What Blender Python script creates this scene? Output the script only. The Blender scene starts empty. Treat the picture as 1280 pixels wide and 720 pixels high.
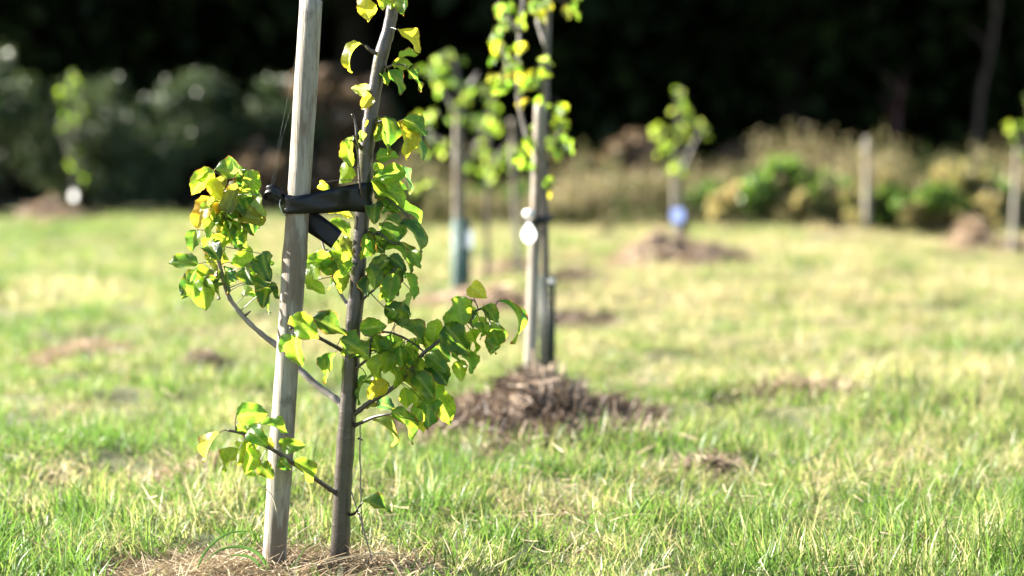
import bpy, math, random
import numpy as np
from mathutils import Vector, Matrix

# ------------------------------------------------------------------ camera, sky, sun, exposure
scn = bpy.context.scene
CAMH, FPX, HOR = 1.13, 85 / 36 * 1280, 150.0
PITCH = math.atan((360 - HOR) / FPX)
cam_d = bpy.data.cameras.new('camera')
cam = bpy.data.objects.new('camera', cam_d)
scn.collection.objects.link(cam)
cam.location = (0, 0, CAMH)
cam.rotation_euler = (math.pi / 2 - PITCH, 0, 0)
cam_d.lens = 85; cam_d.sensor_width = 36
cam_d.clip_start = 0.1; cam_d.clip_end = 3000
cam_d.dof.use_dof = True
cam_d.dof.focus_distance = 6.07
cam_d.dof.aperture_fstop = 1.65
scn.camera = cam

SUN_EL, SUN_BACK = math.radians(27), math.radians(14)
S = Vector((-math.cos(SUN_BACK) * math.cos(SUN_EL), math.sin(SUN_BACK) * math.cos(SUN_EL), math.sin(SUN_EL)))
world = bpy.data.worlds.new('World'); scn.world = world; world.use_nodes = True
wn = world.node_tree.nodes; wl = world.node_tree.links
sky = wn.new('ShaderNodeTexSky'); sky.sky_type = 'NISHITA'; sky.sun_disc = False
sky.sun_elevation = SUN_EL
sky.sun_rotation = math.radians(360 - 76)
sky.air_density = 1.0; sky.dust_density = 0.6
bg = wn['Background']; bg.inputs['Strength'].default_value = 0.05
wl.new(sky.outputs['Color'], bg.inputs['Color'])
sun_d = bpy.data.lights.new('sun', 'SUN'); sun_d.energy = 5.0; sun_d.angle = math.radians(0.53)
sun_d.color = (1.0, 0.94, 0.84)
sun = bpy.data.objects.new('sun', sun_d); scn.collection.objects.link(sun)
sun.location = (-20, 10, 20)
sun.rotation_euler = S.to_track_quat('Z', 'Y').to_euler()
scn.view_settings.view_transform = 'Standard'
scn.view_settings.look = 'None'
scn.view_settings.gamma = 1.0
scn.view_settings.exposure = 2.65
scn.view_settings.use_curve_mapping = False
scn.render.engine = 'CYCLES'
scn.cycles.use_denoising = True
scn.cycles.max_bounces = 8
scn.cycles.transmission_bounces = 4
scn.cycles.sample_clamp_indirect = 6.0

C = scn.collection
rng = np.random.default_rng(7)
random.seed(7)
ca, sa = math.cos(PITCH), math.sin(PITCH)


def P(px, py, Y):
    """photo pixel on the vertical plane at distance Y -> world point"""
    dx, dv = (px - 640), -(py - 360)
    d = Vector((dx, FPX * ca + dv * sa, -FPX * sa + dv * ca))
    return Vector((0, 0, CAMH)) + d * (Y / d.y)


# ------------------------------------------------------------------ helpers
def obj(name, mesh, mat=None, parent=None, loc=None):
    o = bpy.data.objects.new(name, mesh)
    C.objects.link(o)
    if mat is not None and mesh is not None and len(mesh.materials) == 0:
        mesh.materials.append(mat)
    if parent is not None:
        o.parent = parent
    if loc is not None:
        o.location = loc
    return o


def empty(name, loc):
    o = bpy.data.objects.new(name, None); C.objects.link(o)
    o.location = loc; o.empty_display_size = 0.1
    return o


def tag(o, label=None, cat=None, group=None, kind=None):
    if label: o['label'] = label
    if cat: o['category'] = cat
    if group: o['group'] = group
    if kind: o['kind'] = kind
    return o


def mesh_np(name, V, F, smooth=True, attrs=None):
    """V (n,3); F array (m,k) or list of index tuples"""
    me = bpy.data.meshes.new(name)
    V = np.asarray(V, dtype=np.float32)
    if isinstance(F, np.ndarray):
        k = F.shape[1]; m = F.shape[0]
        me.vertices.add(len(V)); me.vertices.foreach_set('co', V.ravel())
        me.loops.add(m * k); me.loops.foreach_set('vertex_index', F.astype(np.int32).ravel())
        me.polygons.add(m)
        me.polygons.foreach_set('loop_start', np.arange(0, m * k, k, dtype=np.int32))
        me.update(calc_edges=True)
    else:
        me.from_pydata([tuple(map(float, v)) for v in V], [], [tuple(int(i) for i in f) for f in F])
    if attrs:
        for an, arr in attrs.items():
            a = me.attributes.new(an, 'FLOAT', 'POINT')
            a.data.foreach_set('value', np.asarray(arr, dtype=np.float32))
    if smooth:
        me.polygons.foreach_set('use_smooth', np.ones(len(me.polygons), dtype=bool))
    me.validate(); me.update()
    return me


def tube(pts, radii, n=10, cap=True, jitter=0.0, seed=0):
    """list of points + radii -> V, F (quads and caps)"""
    r = random.Random(seed)
    pts = [Vector(p) for p in pts]
    V, F = [], []
    t0 = (pts[1] - pts[0]).normalized()
    ref = Vector((0, -1, 0)) if abs(t0.y) < .9 else Vector((1, 0, 0))
    u = (ref - t0 * ref.dot(t0)).normalized()
    for i, p in enumerate(pts):
        if i == 0: t = t0
        elif i == len(pts) - 1: t = (pts[i] - pts[i - 1]).normalized()
        else: t = (pts[i + 1] - pts[i - 1]).normalized()
        u = (u - t * u.dot(t)).normalized()
        v = t.cross(u)
        for k in range(n):
            a = 2 * math.pi * k / n
            rr = radii[i] * (1 + jitter * (r.random() - .5))
            V.append(p + u * math.cos(a) * rr + v * math.sin(a) * rr)
    for i in range(len(pts) - 1):
        for k in range(n):
            a, b = i * n + k, i * n + (k + 1) % n
            F.append((a, b, b + n, a + n))
    if cap:
        F.append(tuple(range(n - 1, -1, -1)))
        F.append(tuple(range((len(pts) - 1) * n, len(pts) * n)))
    return V, F


def merge(parts):
    V, F = [], []
    for v, f in parts:
        o = len(V)
        V += list(v); F += [tuple(i + o for i in q) for q in f]
    return V, F


def smooth_path(pts, sub=4):
    """Catmull-Rom through points (Vectors or tuples of any length)"""
    A = [np.array(p, dtype=float) for p in pts]
    out = []
    for i in range(len(A) - 1):
        p0 = A[max(i - 1, 0)]; p1 = A[i]; p2 = A[i + 1]; p3 = A[min(i + 2, len(A) - 1)]
        for s in range(sub):
            t = s / sub
            out.append(0.5 * ((2 * p1) + (-p0 + p2) * t + (2 * p0 - 5 * p1 + 4 * p2 - p3) * t * t + (-p0 + 3 * p1 - 3 * p2 + p3) * t ** 3))
    out.append(A[-1])
    return out


# value noise (numpy) for the terrain
_g = np.random.default_rng(3).random((256, 256))
def vnoise(x, y, s, o=0):
    x = np.asarray(x, float) * s + o * 17.3 + 1000; y = np.asarray(y, float) * s + o * 9.1 + 1000
    xi = np.floor(x).astype(int); yi = np.floor(y).astype(int)
    fx = x - xi; fy = y - yi
    fx = fx * fx * (3 - 2 * fx); fy = fy * fy * (3 - 2 * fy)
    g = lambda a, b: _g[a % 256, b % 256]
    return (g(xi, yi) * (1 - fx) + g(xi + 1, yi) * fx) * (1 - fy) + (g(xi, yi + 1) * (1 - fx) + g(xi + 1, yi + 1) * fx) * fy


def gh(x, y):
    """ground height: gentle swells, tussocks; flat far away"""
    x = np.asarray(x, float); y = np.asarray(y, float)
    near = np.clip((34 - y) / 6, 0, 1) * np.clip((30 - np.abs(x)) / 10, 0, 1) * np.clip((y + 10) / 8, 0, 1)
    h = (vnoise(x, y, 0.35, 1) - .5) * .07 + (vnoise(x, y, 1.1, 2) - .5) * .085 + (vnoise(x, y, 3.2, 3) - .5) * .075
    flat = 1 - np.exp(-((x + .5) ** 2 / .6 + (y - 6.0) ** 2 / .5))      # trodden level round the near tree
    return h * near * flat - .012 * (1 - flat)


# ------------------------------------------------------------------ materials
def mat_new(name):
    m = bpy.data.materials.new(name); m.use_nodes = True
    nt = m.node_tree
    return m, nt.nodes, nt.links, nt.nodes['Principled BSDF']


def N(nodes, t, **kw):
    n = nodes.new(t)
    for k, v in kw.items():
        if hasattr(n, k): setattr(n, k, v)
    return n


def ramp(nodes, links, fac, stops):
    r = nodes.new('ShaderNodeValToRGB')
    el = r.color_ramp.elements
    while len(el) < len(stops): el.new(0.5)
    for e, (p, c) in zip(el, stops):
        e.position = p; e.color = (*c, 1) if len(c) == 3 else c
    links.new(fac, r.inputs[0])
    return r.outputs[0]


def noise(nodes, links, scale, detail=4, rough=.6, vec=None, stretch=None, coord='Object'):
    n = nodes.new('ShaderNodeTexNoise')
    n.inputs['Scale'].default_value = scale; n.inputs['Detail'].default_value = detail
    n.inputs['Roughness'].default_value = rough
    if vec is None:
        tc = nodes.new('ShaderNodeTexCoord'); vec = tc.outputs[coord]
    if stretch:
        mp = nodes.new('ShaderNodeMapping'); mp.inputs['Scale'].default_value = stretch
        links.new(vec, mp.inputs['Vector']); vec = mp.outputs[0]
    links.new(vec, n.inputs['Vector'])
    return n.outputs['Fac']


def mixc(nodes, links, fac, a, b, blend='MIX'):
    m = nodes.new('ShaderNodeMix'); m.data_type = 'RGBA'; m.blend_type = blend
    for sock, val in ((m.inputs[0], fac), (m.inputs[6], a), (m.inputs[7], b)):
        if isinstance(val, (int, float)): sock.default_value = val
        elif isinstance(val, tuple): sock.default_value = (*val, 1)
        else: links.new(val, sock)
    return m.outputs[2]


def math_n(nodes, links, op, a, b=0.0, clamp=False):
    m = nodes.new('ShaderNodeMath'); m.operation = op; m.use_clamp = clamp
    for sock, val in ((m.inputs[0], a), (m.inputs[1], b)):
        if isinstance(val, (int, float)): sock.default_value = val
        else: links.new(val, sock)
    return m.outputs[0]


def bump(nodes, links, h, bs, strength=.4, dist=.01):
    b = nodes.new('ShaderNodeBump'); b.inputs['Strength'].default_value = strength
    b.inputs['Distance'].default_value = dist
    links.new(h, b.inputs['Height']); links.new(b.outputs[0], bs.inputs['Normal'])


def simple(name, col, rough=.6, var=.25, scale=20, stretch=None, bmp=.3, spec=.5):
    m, n, l, b = mat_new(name)
    f = noise(n, l, scale, stretch=stretch)
    c = ramp(n, l, f, [(.3, tuple(x * (1 - var) for x in col)), (.7, tuple(min(1, x * (1 + var)) for x in col))])
    l.new(c, b.inputs['Base Color']); b.inputs['Roughness'].default_value = rough
    b.inputs['Specular IOR Level'].default_value = spec
    if bmp: bump(n, l, f, b, bmp, .004)
    return m


def leafy(name, rough=.4, spec=.5, trans=.45, color_out=None, tcol=None, spots=False):
    """shared set-up of a thin leaf: glossy reflecting side and light let through"""
    m, n, l, b = mat_new(name)
    out = n['Material Output']
    return m, n, l, b, out


def finish_leaf(n, l, b, out, col, tcol, rough, spec, trans):
    l.new(col, b.inputs['Base Color'])
    b.inputs['Roughness'].default_value = rough
    b.inputs['Specular IOR Level'].default_value = spec
    tr = n.new('ShaderNodeBsdfTranslucent'); l.new(tcol, tr.inputs['Color'])
    mx = n.new('ShaderNodeMixShader'); mx.inputs[0].default_value = trans
    l.new(b.outputs[0], mx.inputs[1]); l.new(tr.outputs[0], mx.inputs[2])
    l.new(mx.outputs[0], out.inputs['Surface'])


# orchard leaf: colour of each leaf comes from its object colour; brown margins and spots
def make_orchard_leaf():
    m, n, l, b, out = leafy('orchard_leaf')
    oi = n.new('ShaderNodeObjectInfo')
    at = n.new('ShaderNodeAttribute'); at.attribute_name = 'edge'
    ar = n.new('ShaderNodeAttribute'); ar.attribute_name = 'rib'
    tc = n.new('ShaderNodeTexCoord')
    off = n.new('ShaderNodeVectorMath'); off.operation = 'SCALE'; off.inputs[3].default_value = 37.0
    cmb = n.new('ShaderNodeCombineXYZ')
    l.new(oi.outputs['Random'], cmb.inputs[0]); l.new(oi.outputs['Random'], cmb.inputs[1])
    l.new(cmb.outputs[0], off.inputs[0])
    add = n.new('ShaderNodeVectorMath'); add.operation = 'ADD'
    l.new(tc.outputs['Object'], add.inputs[0]); l.new(off.outputs[0], add.inputs[1])
    vec = add.outputs[0]
    big = noise(n, l, 2.2, 3, .5, vec)
    fine = noise(n, l, 14, 3, .6, vec)
    # mottling towards yellow
    yel = ramp(n, l, big, [(.48, (0, 0, 0)), (.68, (1, 1, 1))])
    ymul = math_n(n, l, 'MULTIPLY', yel, .45)
    base = mixc(n, l, ymul, oi.outputs['Color'], (.20, .24, .02))
    # paler midrib and side veins
    base = mixc(n, l, math_n(n, l, 'MULTIPLY', ar.outputs['Fac'], .45), base, (.22, .28, .07))
    fv = ramp(n, l, fine, [(.3, (.75, .75, .75)), (.7, (1.2, 1.2, 1.2))])
    base = mixc(n, l, 1.0, base, fv, 'MULTIPLY')
    # brown, dead margin and spots
    e = math_n(n, l, 'POWER', at.outputs['Fac'], 5.0)
    dead = math_n(n, l, 'ADD', math_n(n, l, 'MULTIPLY', e, .30), math_n(n, l, 'MULTIPLY', noise(n, l, 5.5, 3, .6, vec), .62))
    lim = math_n(n, l, 'ADD', math_n(n, l, 'MULTIPLY', oi.outputs['Random'], -.10), .58)
    dm = math_n(n, l, 'MULTIPLY', math_n(n, l, 'SUBTRACT', dead, lim), 14.0, True)
    base = mixc(n, l, dm, base, (.13, .055, .018))
    tcol = mixc(n, l, 1.0, base, (4.6, 4.2, 2.4), 'MULTIPLY')
    finish_leaf(n, l, b, out, base, tcol, .28, .6, .55)
    bump(n, l, fine, b, .22, .06)
    return m


def card_leaf(name, c0, c1, trans=.35, rough=.5, mult=2.4, spec=.4):
    """leaf of a mass of foliage: colour varies from leaf to leaf by the attribute tint"""
    m, n, l, b, out = leafy(name)
    at = n.new('ShaderNodeAttribute'); at.attribute_name = 'tint'
    oi = n.new('ShaderNodeObjectInfo')
    f = math_n(n, l, 'ADD', at.outputs['Fac'], math_n(n, l, 'MULTIPLY', math_n(n, l, 'SUBTRACT', oi.outputs['Random'], .5), .3), True)
    col = mixc(n, l, f, c0, c1)
    tcol = mixc(n, l, 1.0, col, (mult, mult, mult * .7), 'MULTIPLY')
    finish_leaf(n, l, b, out, col, tcol, rough, spec, trans)
    return m


def make_grass_mat():
    m, n, l, b, out = leafy('meadow_grass')
    at = n.new('ShaderNodeAttribute'); at.attribute_name = 'tint'
    ge = n.new('ShaderNodeNewGeometry')
    big = noise(n, l, .55, 3, .55, ge.outputs['Position'])
    mid = noise(n, l, 2.6, 3, .6, ge.outputs['Position'])
    d = math_n(n, l, 'ADD', math_n(n, l, 'MULTIPLY', math_n(n, l, 'SUBTRACT', big, .5), 2.0), math_n(n, l, 'MULTIPLY', math_n(n, l, 'SUBTRACT', mid, .5), 2.2))
    d = math_n(n, l, 'ADD', math_n(n, l, 'MULTIPLY', d, .75), math_n(n, l, 'SUBTRACT', at.outputs['Fac'], .62))
    sx = n.new('ShaderNodeSeparateXYZ'); l.new(ge.outputs['Position'], sx.inputs[0])
    d = math_n(n, l, 'ADD', d, math_n(n, l, 'MULTIPLY', math_n(n, l, 'ADD', sx.outputs[0], -.2), .05))
    far_ = math_n(n, l, 'MULTIPLY', math_n(n, l, 'MINIMUM', math_n(n, l, 'SUBTRACT', sx.outputs[1], 7.0), 8.0), .028)
    d = math_n(n, l, 'ADD', d, far_)
    dry = math_n(n, l, 'ADD', math_n(n, l, 'MULTIPLY', d, 1.6), .5, True)
    c = ramp(n, l, dry, [(0, (.075, .145, .024)), (.38, (.130, .190, .040)), (.66, (.20, .215, .075)), (1, (.35, .295, .175))])
    t = mixc(n, l, 1.0, c, (2.0, 2.0, 1.7), 'MULTIPLY')
    finish_leaf(n, l, b, out, c, t, .45, .45, .45)
    return m


def make_straw_mat(name, cols, trans=.2):
    m, n, l, b, out = leafy(name)
    at = n.new('ShaderNodeAttribute'); at.attribute_name = 'tint'
    c = ramp(n, l, at.outputs['Fac'], [(0, cols[0]), (.45, cols[1]), (1, cols[2])])
    finish_leaf(n, l, b, out, c, c, .6, .3, trans)
    return m


def make_ground_mat():
    m, n, l, b = mat_new('meadow_soil')
    ge = n.new('ShaderNodeNewGeometry')
    big = noise(n, l, .55, 3, .55, ge.outputs['Position'])
    f = noise(n, l, 9, 6, .65, ge.outputs['Position'])
    far = ramp(n, l, f, [(.3, (.055, .075, .020)), (.55, (.12, .13, .04)), (.75, (.24, .20, .10))])
    soil = ramp(n, l, f, [(.3, (.045, .050, .018)), (.6, (.10, .095, .040)), (.8, (.20, .15, .08))])
    c = mixc(n, l, big, far, soil)
    l.new(c, b.inputs['Base Color']); b.inputs['Roughness'].default_value = .9
    bump(n, l, f, b, .8, .03)
    return m


def make_stake_mat(name, k=1.0):
    m, n, l, b = mat_new(name)
    g = noise(n, l, 9, 6, .65, stretch=(6, 6, .25))
    g2 = noise(n, l, 30, 5, .7, stretch=(9, 9, .35))
    st = noise(n, l, 5.5, 5, .62, stretch=(2.6, 2.6, .55))
    blot = noise(n, l, 22, 4, .6, stretch=(1, 1, .6))
    c = ramp(n, l, g, [(.30, (.19 * k, .165 * k, .13 * k)), (.55, (.29 * k, .265 * k, .22 * k)), (.75, (.38 * k, .355 * k, .305 * k))])
    c = mixc(n, l, ramp(n, l, g2, [(.36, (.65, .65, .65)), (.46, (0, 0, 0))]), c, (.10 * k, .08 * k, .06 * k))
    c = mixc(n, l, ramp(n, l, st, [(.49, (0, 0, 0)), (.56, (.8, .8, .8))]), c, (.13 * k, .092 * k, .06 * k))
    c = mixc(n, l, ramp(n, l, blot, [(.62, (0, 0, 0)), (.70, (.6, .6, .6))]), c, (.09 * k, .075 * k, .06 * k))
    l.new(c, b.inputs['Base Color']); b.inputs['Roughness'].default_value = .62
    b.inputs['Specular IOR Level'].default_value = .35
    bump(n, l, math_n(n, l, 'ADD', g2, st), b, .55, .004)
    return m


def make_bark_mat(name, c0, c1, c2, rough=.42):
    m, n, l, b = mat_new(name)
    f = noise(n, l, 26, 5, .6, stretch=(1, 1, .45))
    len_ = noise(n, l, 60, 3, .6, stretch=(.5, .5, 2.2))
    c = ramp(n, l, f, [(.3, c0), (.52, c1), (.75, c2)])
    c = mixc(n, l, ramp(n, l, len_, [(.66, (0, 0, 0)), (.72, (.5, .5, .5))]), c, (.16, .135, .11))
    l.new(c, b.inputs['Base Color']); b.inputs['Roughness'].default_value = rough
    b.inputs['Specular IOR Level'].default_value = .85 if rough < .6 else .1
    bump(n, l, math_n(n, l, 'ADD', f, len_), b, .28, .003)
    return m


M_leaf = make_orchard_leaf()
M_grass = make_grass_mat()
M_straw = make_straw_mat('straw', [(.075, .048, .028), (.24, .17, .095), (.48, .39, .25)])
M_haybrown = make_straw_mat('old_hay', [(.040, .027, .019), (.18, .125, .088), (.42, .33, .23)])
M_haypink = make_straw_mat('dry_hay', [(.14, .09, .06), (.36, .25, .16), (.52, .41, .28)])
M_ground = make_ground_mat()
M_stake = make_stake_mat('weathered_wood')
M_stake_tan = make_stake_mat('tan_wood', 1.05)
M_bark = make_bark_mat('young_bark', (.017, .012, .0105), (.033, .024, .021), (.062, .049, .042), .34)
M_twig = make_bark_mat('twig_bark', (.022, .014, .012), (.042, .028, .022), (.08, .058, .045))
M_greybark = make_bark_mat('grey_branch_bark', (.12, .10, .09), (.21, .185, .17), (.32, .29, .27), .4)
M_oldbark = make_bark_mat('old_bark', (.012, .010, .008), (.022, .019, .015), (.035, .03, .025), .9)
M_soil = simple('mound_soil', (.085, .060, .042), .95, .5, 14, bmp=1.0)
M_rubber = simple('black_rubber', (.004, .0045, .0065), .40, .35, 40, bmp=.1, spec=.35)
M_twine = simple('grey_twine', (.22, .19, .16), .8, .3, 200)
M_silk = simple('spider_silk', (.35, .35, .36), .35, .1, 50, bmp=0)
M_white = simple('white_plastic', (.82, .82, .80), .35, .03, 20, bmp=0)
M_plate = simple('grey_white_plastic', (.42, .47, .52), .4, .05, 20, bmp=0)
M_blue = simple('blue_plastic', (.10, .15, .36), .4, .06, 20, bmp=0)
M_teal = simple('teal_plastic_net', (.035, .115, .115), .45, .2, 20, bmp=0)
M_dkgreen = simple('dark_green_plastic_net', (.006, .020, .011), .45, .2, 20, bmp=0)
M_wire = simple('galvanised_wire', (.5, .5, .5), .35, .1, 30, bmp=0)
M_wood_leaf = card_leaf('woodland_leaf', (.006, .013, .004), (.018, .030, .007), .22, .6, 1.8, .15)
M_hedge_leaf = card_leaf('hedge_leaf', (.018, .040, .014), (.095, .125, .06), .25, .45, 1.8, .45)
M_herb_green = card_leaf('herb_leaf', (.045, .11, .018), (.13, .19, .045), .4, .45)
M_herb_dry = make_straw_mat('dry_herb', [(.060, .105, .025), (.20, .185, .075), (.44, .35, .22)], .35)
M_herb_olive = card_leaf('olive_dry_herb', (.13, .135, .045), (.40, .32, .18), .35, .6)
M_bracken = card_leaf('dead_bracken', (.085, .058, .042), (.24, .175, .125), .25, .8, 1.5, .2)
M_redstem = simple('red_brown_stem', (.045, .010, .010), .7, .4, 12)

# ------------------------------------------------------------------ ground: one sheet to the horizon
def axis(lo, hi, step, far):
    a = list(np.arange(lo, hi + 1e-6, step))
    s, v, w = step, a[0], a[-1]
    left, right = [], []
    while w < far:
        s *= 1.5; w += s; right.append(w); v -= s; left.append(v)
    return np.array(left[::-1] + a + right)

gx = axis(-8, 8, .10, 900); gy = axis(3, 30, .10, 900)
XX, YY = np.meshgrid(gx, gy)
ZZ = gh(XX, YY)
nx, ny = len(gx), len(gy)
idx = np.arange(nx * ny).reshape(ny, nx)
Fq = np.stack([idx[:-1, :-1], idx[:-1, 1:], idx[1:, 1:], idx[1:, :-1]], -1).reshape(-1, 4)
ground = obj('ground', mesh_np('ground', np.stack([XX, YY, ZZ], -1).reshape(-1, 3), Fq), M_ground)
tag(ground, 'rough meadow ground under the grass', 'ground', kind='structure')


# ------------------------------------------------------------------ blades and strands
def blades(n, rad, h0, h1, w0, w1, lean, segs=3, r=rng, lie=False):
    """ribbon blades standing (or lying) round the origin -> V, F(quads), tint"""
    a = r.random(n) * 2 * np.pi; q = np.sqrt(r.random(n)) * rad
    bx, by = np.cos(a) * q, np.sin(a) * q
    h = h0 + (h1 - h0) * r.random(n) ** 1.4
    w = w0 + (w1 - w0) * r.random(n)
    da = r.random(n) * 2 * np.pi
    ln = lean * (.25 + r.random(n))
    fa = r.random(n) * np.pi
    V = np.zeros((n, segs + 1, 2, 3))
    for i in range(segs + 1):
        t = i / segs
        off = h * ln * t ** 1.8
        z = h * (t - .35 * np.minimum(ln, 1.4) * t ** 2.2)
        cx, cy = bx + np.cos(da) * off, by + np.sin(da) * off
        ww = w * (1 - t ** 2.2) * .5 + .0002
        V[:, i, 0] = np.stack([cx - np.cos(fa) * ww, cy - np.sin(fa) * ww, z - .006], -1)
        V[:, i, 1] = np.stack([cx + np.cos(fa) * ww, cy + np.sin(fa) * ww, z - .006], -1)
    tint = np.repeat(r.random(n), (segs + 1) * 2)
    base = (np.arange(n) * (segs + 1) * 2)[:, None]
    F = np.concatenate([base + np.array([[2 * i, 2 * i + 1, 2 * i + 3, 2 * i + 2]]) for i in range(segs)], 0)
    return V.reshape(-1, 3), F, tint


def strands(pos, nrm_tilt, l0, l1, w0, w1, r=rng, segs=3, bow=.25):
    """dry strands lying about the given points -> V, F, tint"""
    n = len(pos)
    L = l0 + (l1 - l0) * r.random(n) ** 1.5
    w = w0 + (w1 - w0) * r.random(n)
    a = r.random(n) * 2 * np.pi
    el = r.normal(0, nrm_tilt, n)
    d = np.stack([np.cos(a) * np.cos(el), np.sin(a) * np.cos(el), np.sin(el)], -1)
    side = np.cross(d, r.normal(0, 1, (n, 3))); side /= np.linalg.norm(side, axis=1)[:, None] + 1e-9
    bd = np.cross(d, side) * (r.normal(0, bow, n) * L)[:, None]
    V = np.zeros((n, segs + 1, 2, 3))
    for i in range(segs + 1):
        t = i / segs - .5
        c = pos + d * (L * t)[:, None] + bd * ((t * t * 4 - .5) * .5)
        ww = (w * (1 - .5 * abs(2 * t)) * .5)[:, None]
        V[:, i, 0] = c - side * ww; V[:, i, 1] = c + side * ww
    tint = np.repeat(np.clip(r.random(n), 0, 1), (segs + 1) * 2)
    base = (np.arange(n) * (segs + 1) * 2)[:, None]
    F = np.concatenate([base + np.array([[2 * i, 2 * i + 1, 2 * i + 3, 2 * i + 2]]) for i in range(segs)], 0)
    return V.reshape(-1, 3), F, tint


def scatter_instances(name, pts, rot, scl, protos, mat):
    """one 'stuff' object: points that carry tuft meshes through geometry nodes"""
    me = bpy.data.meshes.new(name)
    me.vertices.add(len(pts)); me.vertices.foreach_set('co', np.asarray(pts, np.float32).ravel())
    a = me.attributes.new('rot', 'FLOAT_VECTOR', 'POINT'); a.data.foreach_set('vector', np.asarray(rot, np.float32).ravel())
    a = me.attributes.new('scl', 'FLOAT_VECTOR', 'POINT'); a.data.foreach_set('vector', np.asarray(scl, np.float32).ravel())
    me.materials.append(mat)
    o = obj(name, me)
    col = bpy.data.collections.new(name + '_tufts')
    for i, pm in enumerate(protos):
        po = bpy.data.objects.new(name + '_tuft', pm); pm.materials.append(mat); col.objects.link(po)
    ng = bpy.data.node_groups.new(name, 'GeometryNodeTree')
    ng.interface.new_socket('Geometry', in_out='INPUT', socket_type='NodeSocketGeometry')
    ng.interface.new_socket('Geometry', in_out='OUTPUT', socket_type='NodeSocketGeometry')
    gi = ng.nodes.new('NodeGroupInput'); go = ng.nodes.new('NodeGroupOutput')
    ip = ng.nodes.new('GeometryNodeInstanceOnPoints')
    ci = ng.nodes.new('GeometryNodeCollectionInfo'); ci.inputs['Collection'].default_value = col
    ci.inputs['Separate Children'].default_value = True; ci.inputs['Reset Children'].default_value = True
    ip.inputs['Pick Instance'].default_value = True
    L = ng.links
    L.new(gi.outputs[0], ip.inputs['Points']); L.new(ci.outputs[0], ip.inputs['Instance'])
    for nm, sock in (('rot', 'Rotation'), ('scl', 'Scale')):
        na = ng.nodes.new('GeometryNodeInputNamedAttribute'); na.data_type = 'FLOAT_VECTOR'
        na.inputs['Name'].default_value = nm
        L.new(na.outputs['Attribute'], ip.inputs[sock])
    L.new(ip.outputs[0], go.inputs[0])
    md = o.modifiers.new('tufts', 'NODES'); md.node_group = ng
    return o


# mounds round the trees: centre (pixel x, pixel y of its middle on the ground) -> world
def on_ground(px, py):
    d = CAMH * FPX / (py - HOR)
    for _ in range(3):
        p = P(px, py, d)
        z = float(gh(p.x, p.y))
        d = (CAMH - z) * FPX / (py - HOR)
        p = P(px, py, d)
    return p

TREE1_Y, STAKE1_Y = 6.11, 6.05
m1c = P(335, 712, 6.06)
MOUNDS = []      # (x, y, rx, ry, height)

def mound_h(x, y, mnd):
    cx, cy, rx, ry, h, seed, rough = mnd
    q = np.sqrt(((x - cx) / rx) ** 2 + ((y - cy) / ry) ** 2)
    q = q + (vnoise(x, y, 2.2 / max(rx, .2), seed) - .5) * .35
    base = np.clip(1 - q, 0, 1)
    s = base * base * (3 - 2 * base)
    nz = (vnoise(x, y, 5.5, seed + 1) - .5) * 1.4 + (vnoise(x, y, 13, seed + 2) - .5) * .8
    return h * s * (1 + rough * nz) - .02


def make_mound(name, label, px, py, rx, ry, h, mat, n, l0, l1, w0, w1, rough=.5, tilt=.35, seed=1, cat='mound', group=None):
    c = on_ground(px, py) if not isinstance(px, Vector) else px
    mnd = (c.x, c.y, rx, ry, h, seed, rough)
    MOUNDS.append(mnd)
    r = np.random.default_rng(seed + 100)
    e = empty(name, (c.x, c.y, float(gh(c.x, c.y))))
    tag(e, label, cat, group)
    k = 44
    u = np.linspace(-1.15, 1.15, k)
    X, Y = np.meshgrid(c.x + u * rx, c.y + u * ry)
    Z = gh(X, Y) + mound_h(X, Y, mnd)
    ii = np.arange(k * k).reshape(k, k)
    F = np.stack([ii[:-1, :-1], ii[:-1, 1:], ii[1:, 1:], ii[1:, :-1]], -1).reshape(-1, 4)
    q = np.sqrt(((X - c.x) / rx) ** 2 + ((Y - c.y) / ry) ** 2).ravel()
    keep = (q[F].min(1) < 1.1)
    V = np.stack([X - c.x, Y - c.y, Z - e.location.z], -1).reshape(-1, 3)
    o = obj('heap', mesh_np('heap', V, F[keep]), M_soil, e)
    a = r.random(n) * 2 * np.pi; rr = np.sqrt(r.random(n)) * 1.02
    x, y = c.x + np.cos(a) * rr * rx, c.y + np.sin(a) * rr * ry
    z = gh(x, y) + mound_h(x, y, mnd) + .004 + np.abs(r.normal(0, .008 if h < .04 else .012, n))
    V, F, t = strands(np.stack([x - c.x, y - c.y, z - e.location.z], -1), tilt, l0, l1, w0, w1, r)
    # strand colours come in patches, as hay thrown on in handfuls
    pt = np.repeat(vnoise(x, y, 9, seed + 5), 8)
    s = obj('straw', mesh_np('straw', V, F, True, {'tint': np.clip(t * .55 + pt * .85 - (.27 if mat is M_haybrown else .14), 0, 1)}), mat, e)
    s['kind'] = 'stuff'
    return e

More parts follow.
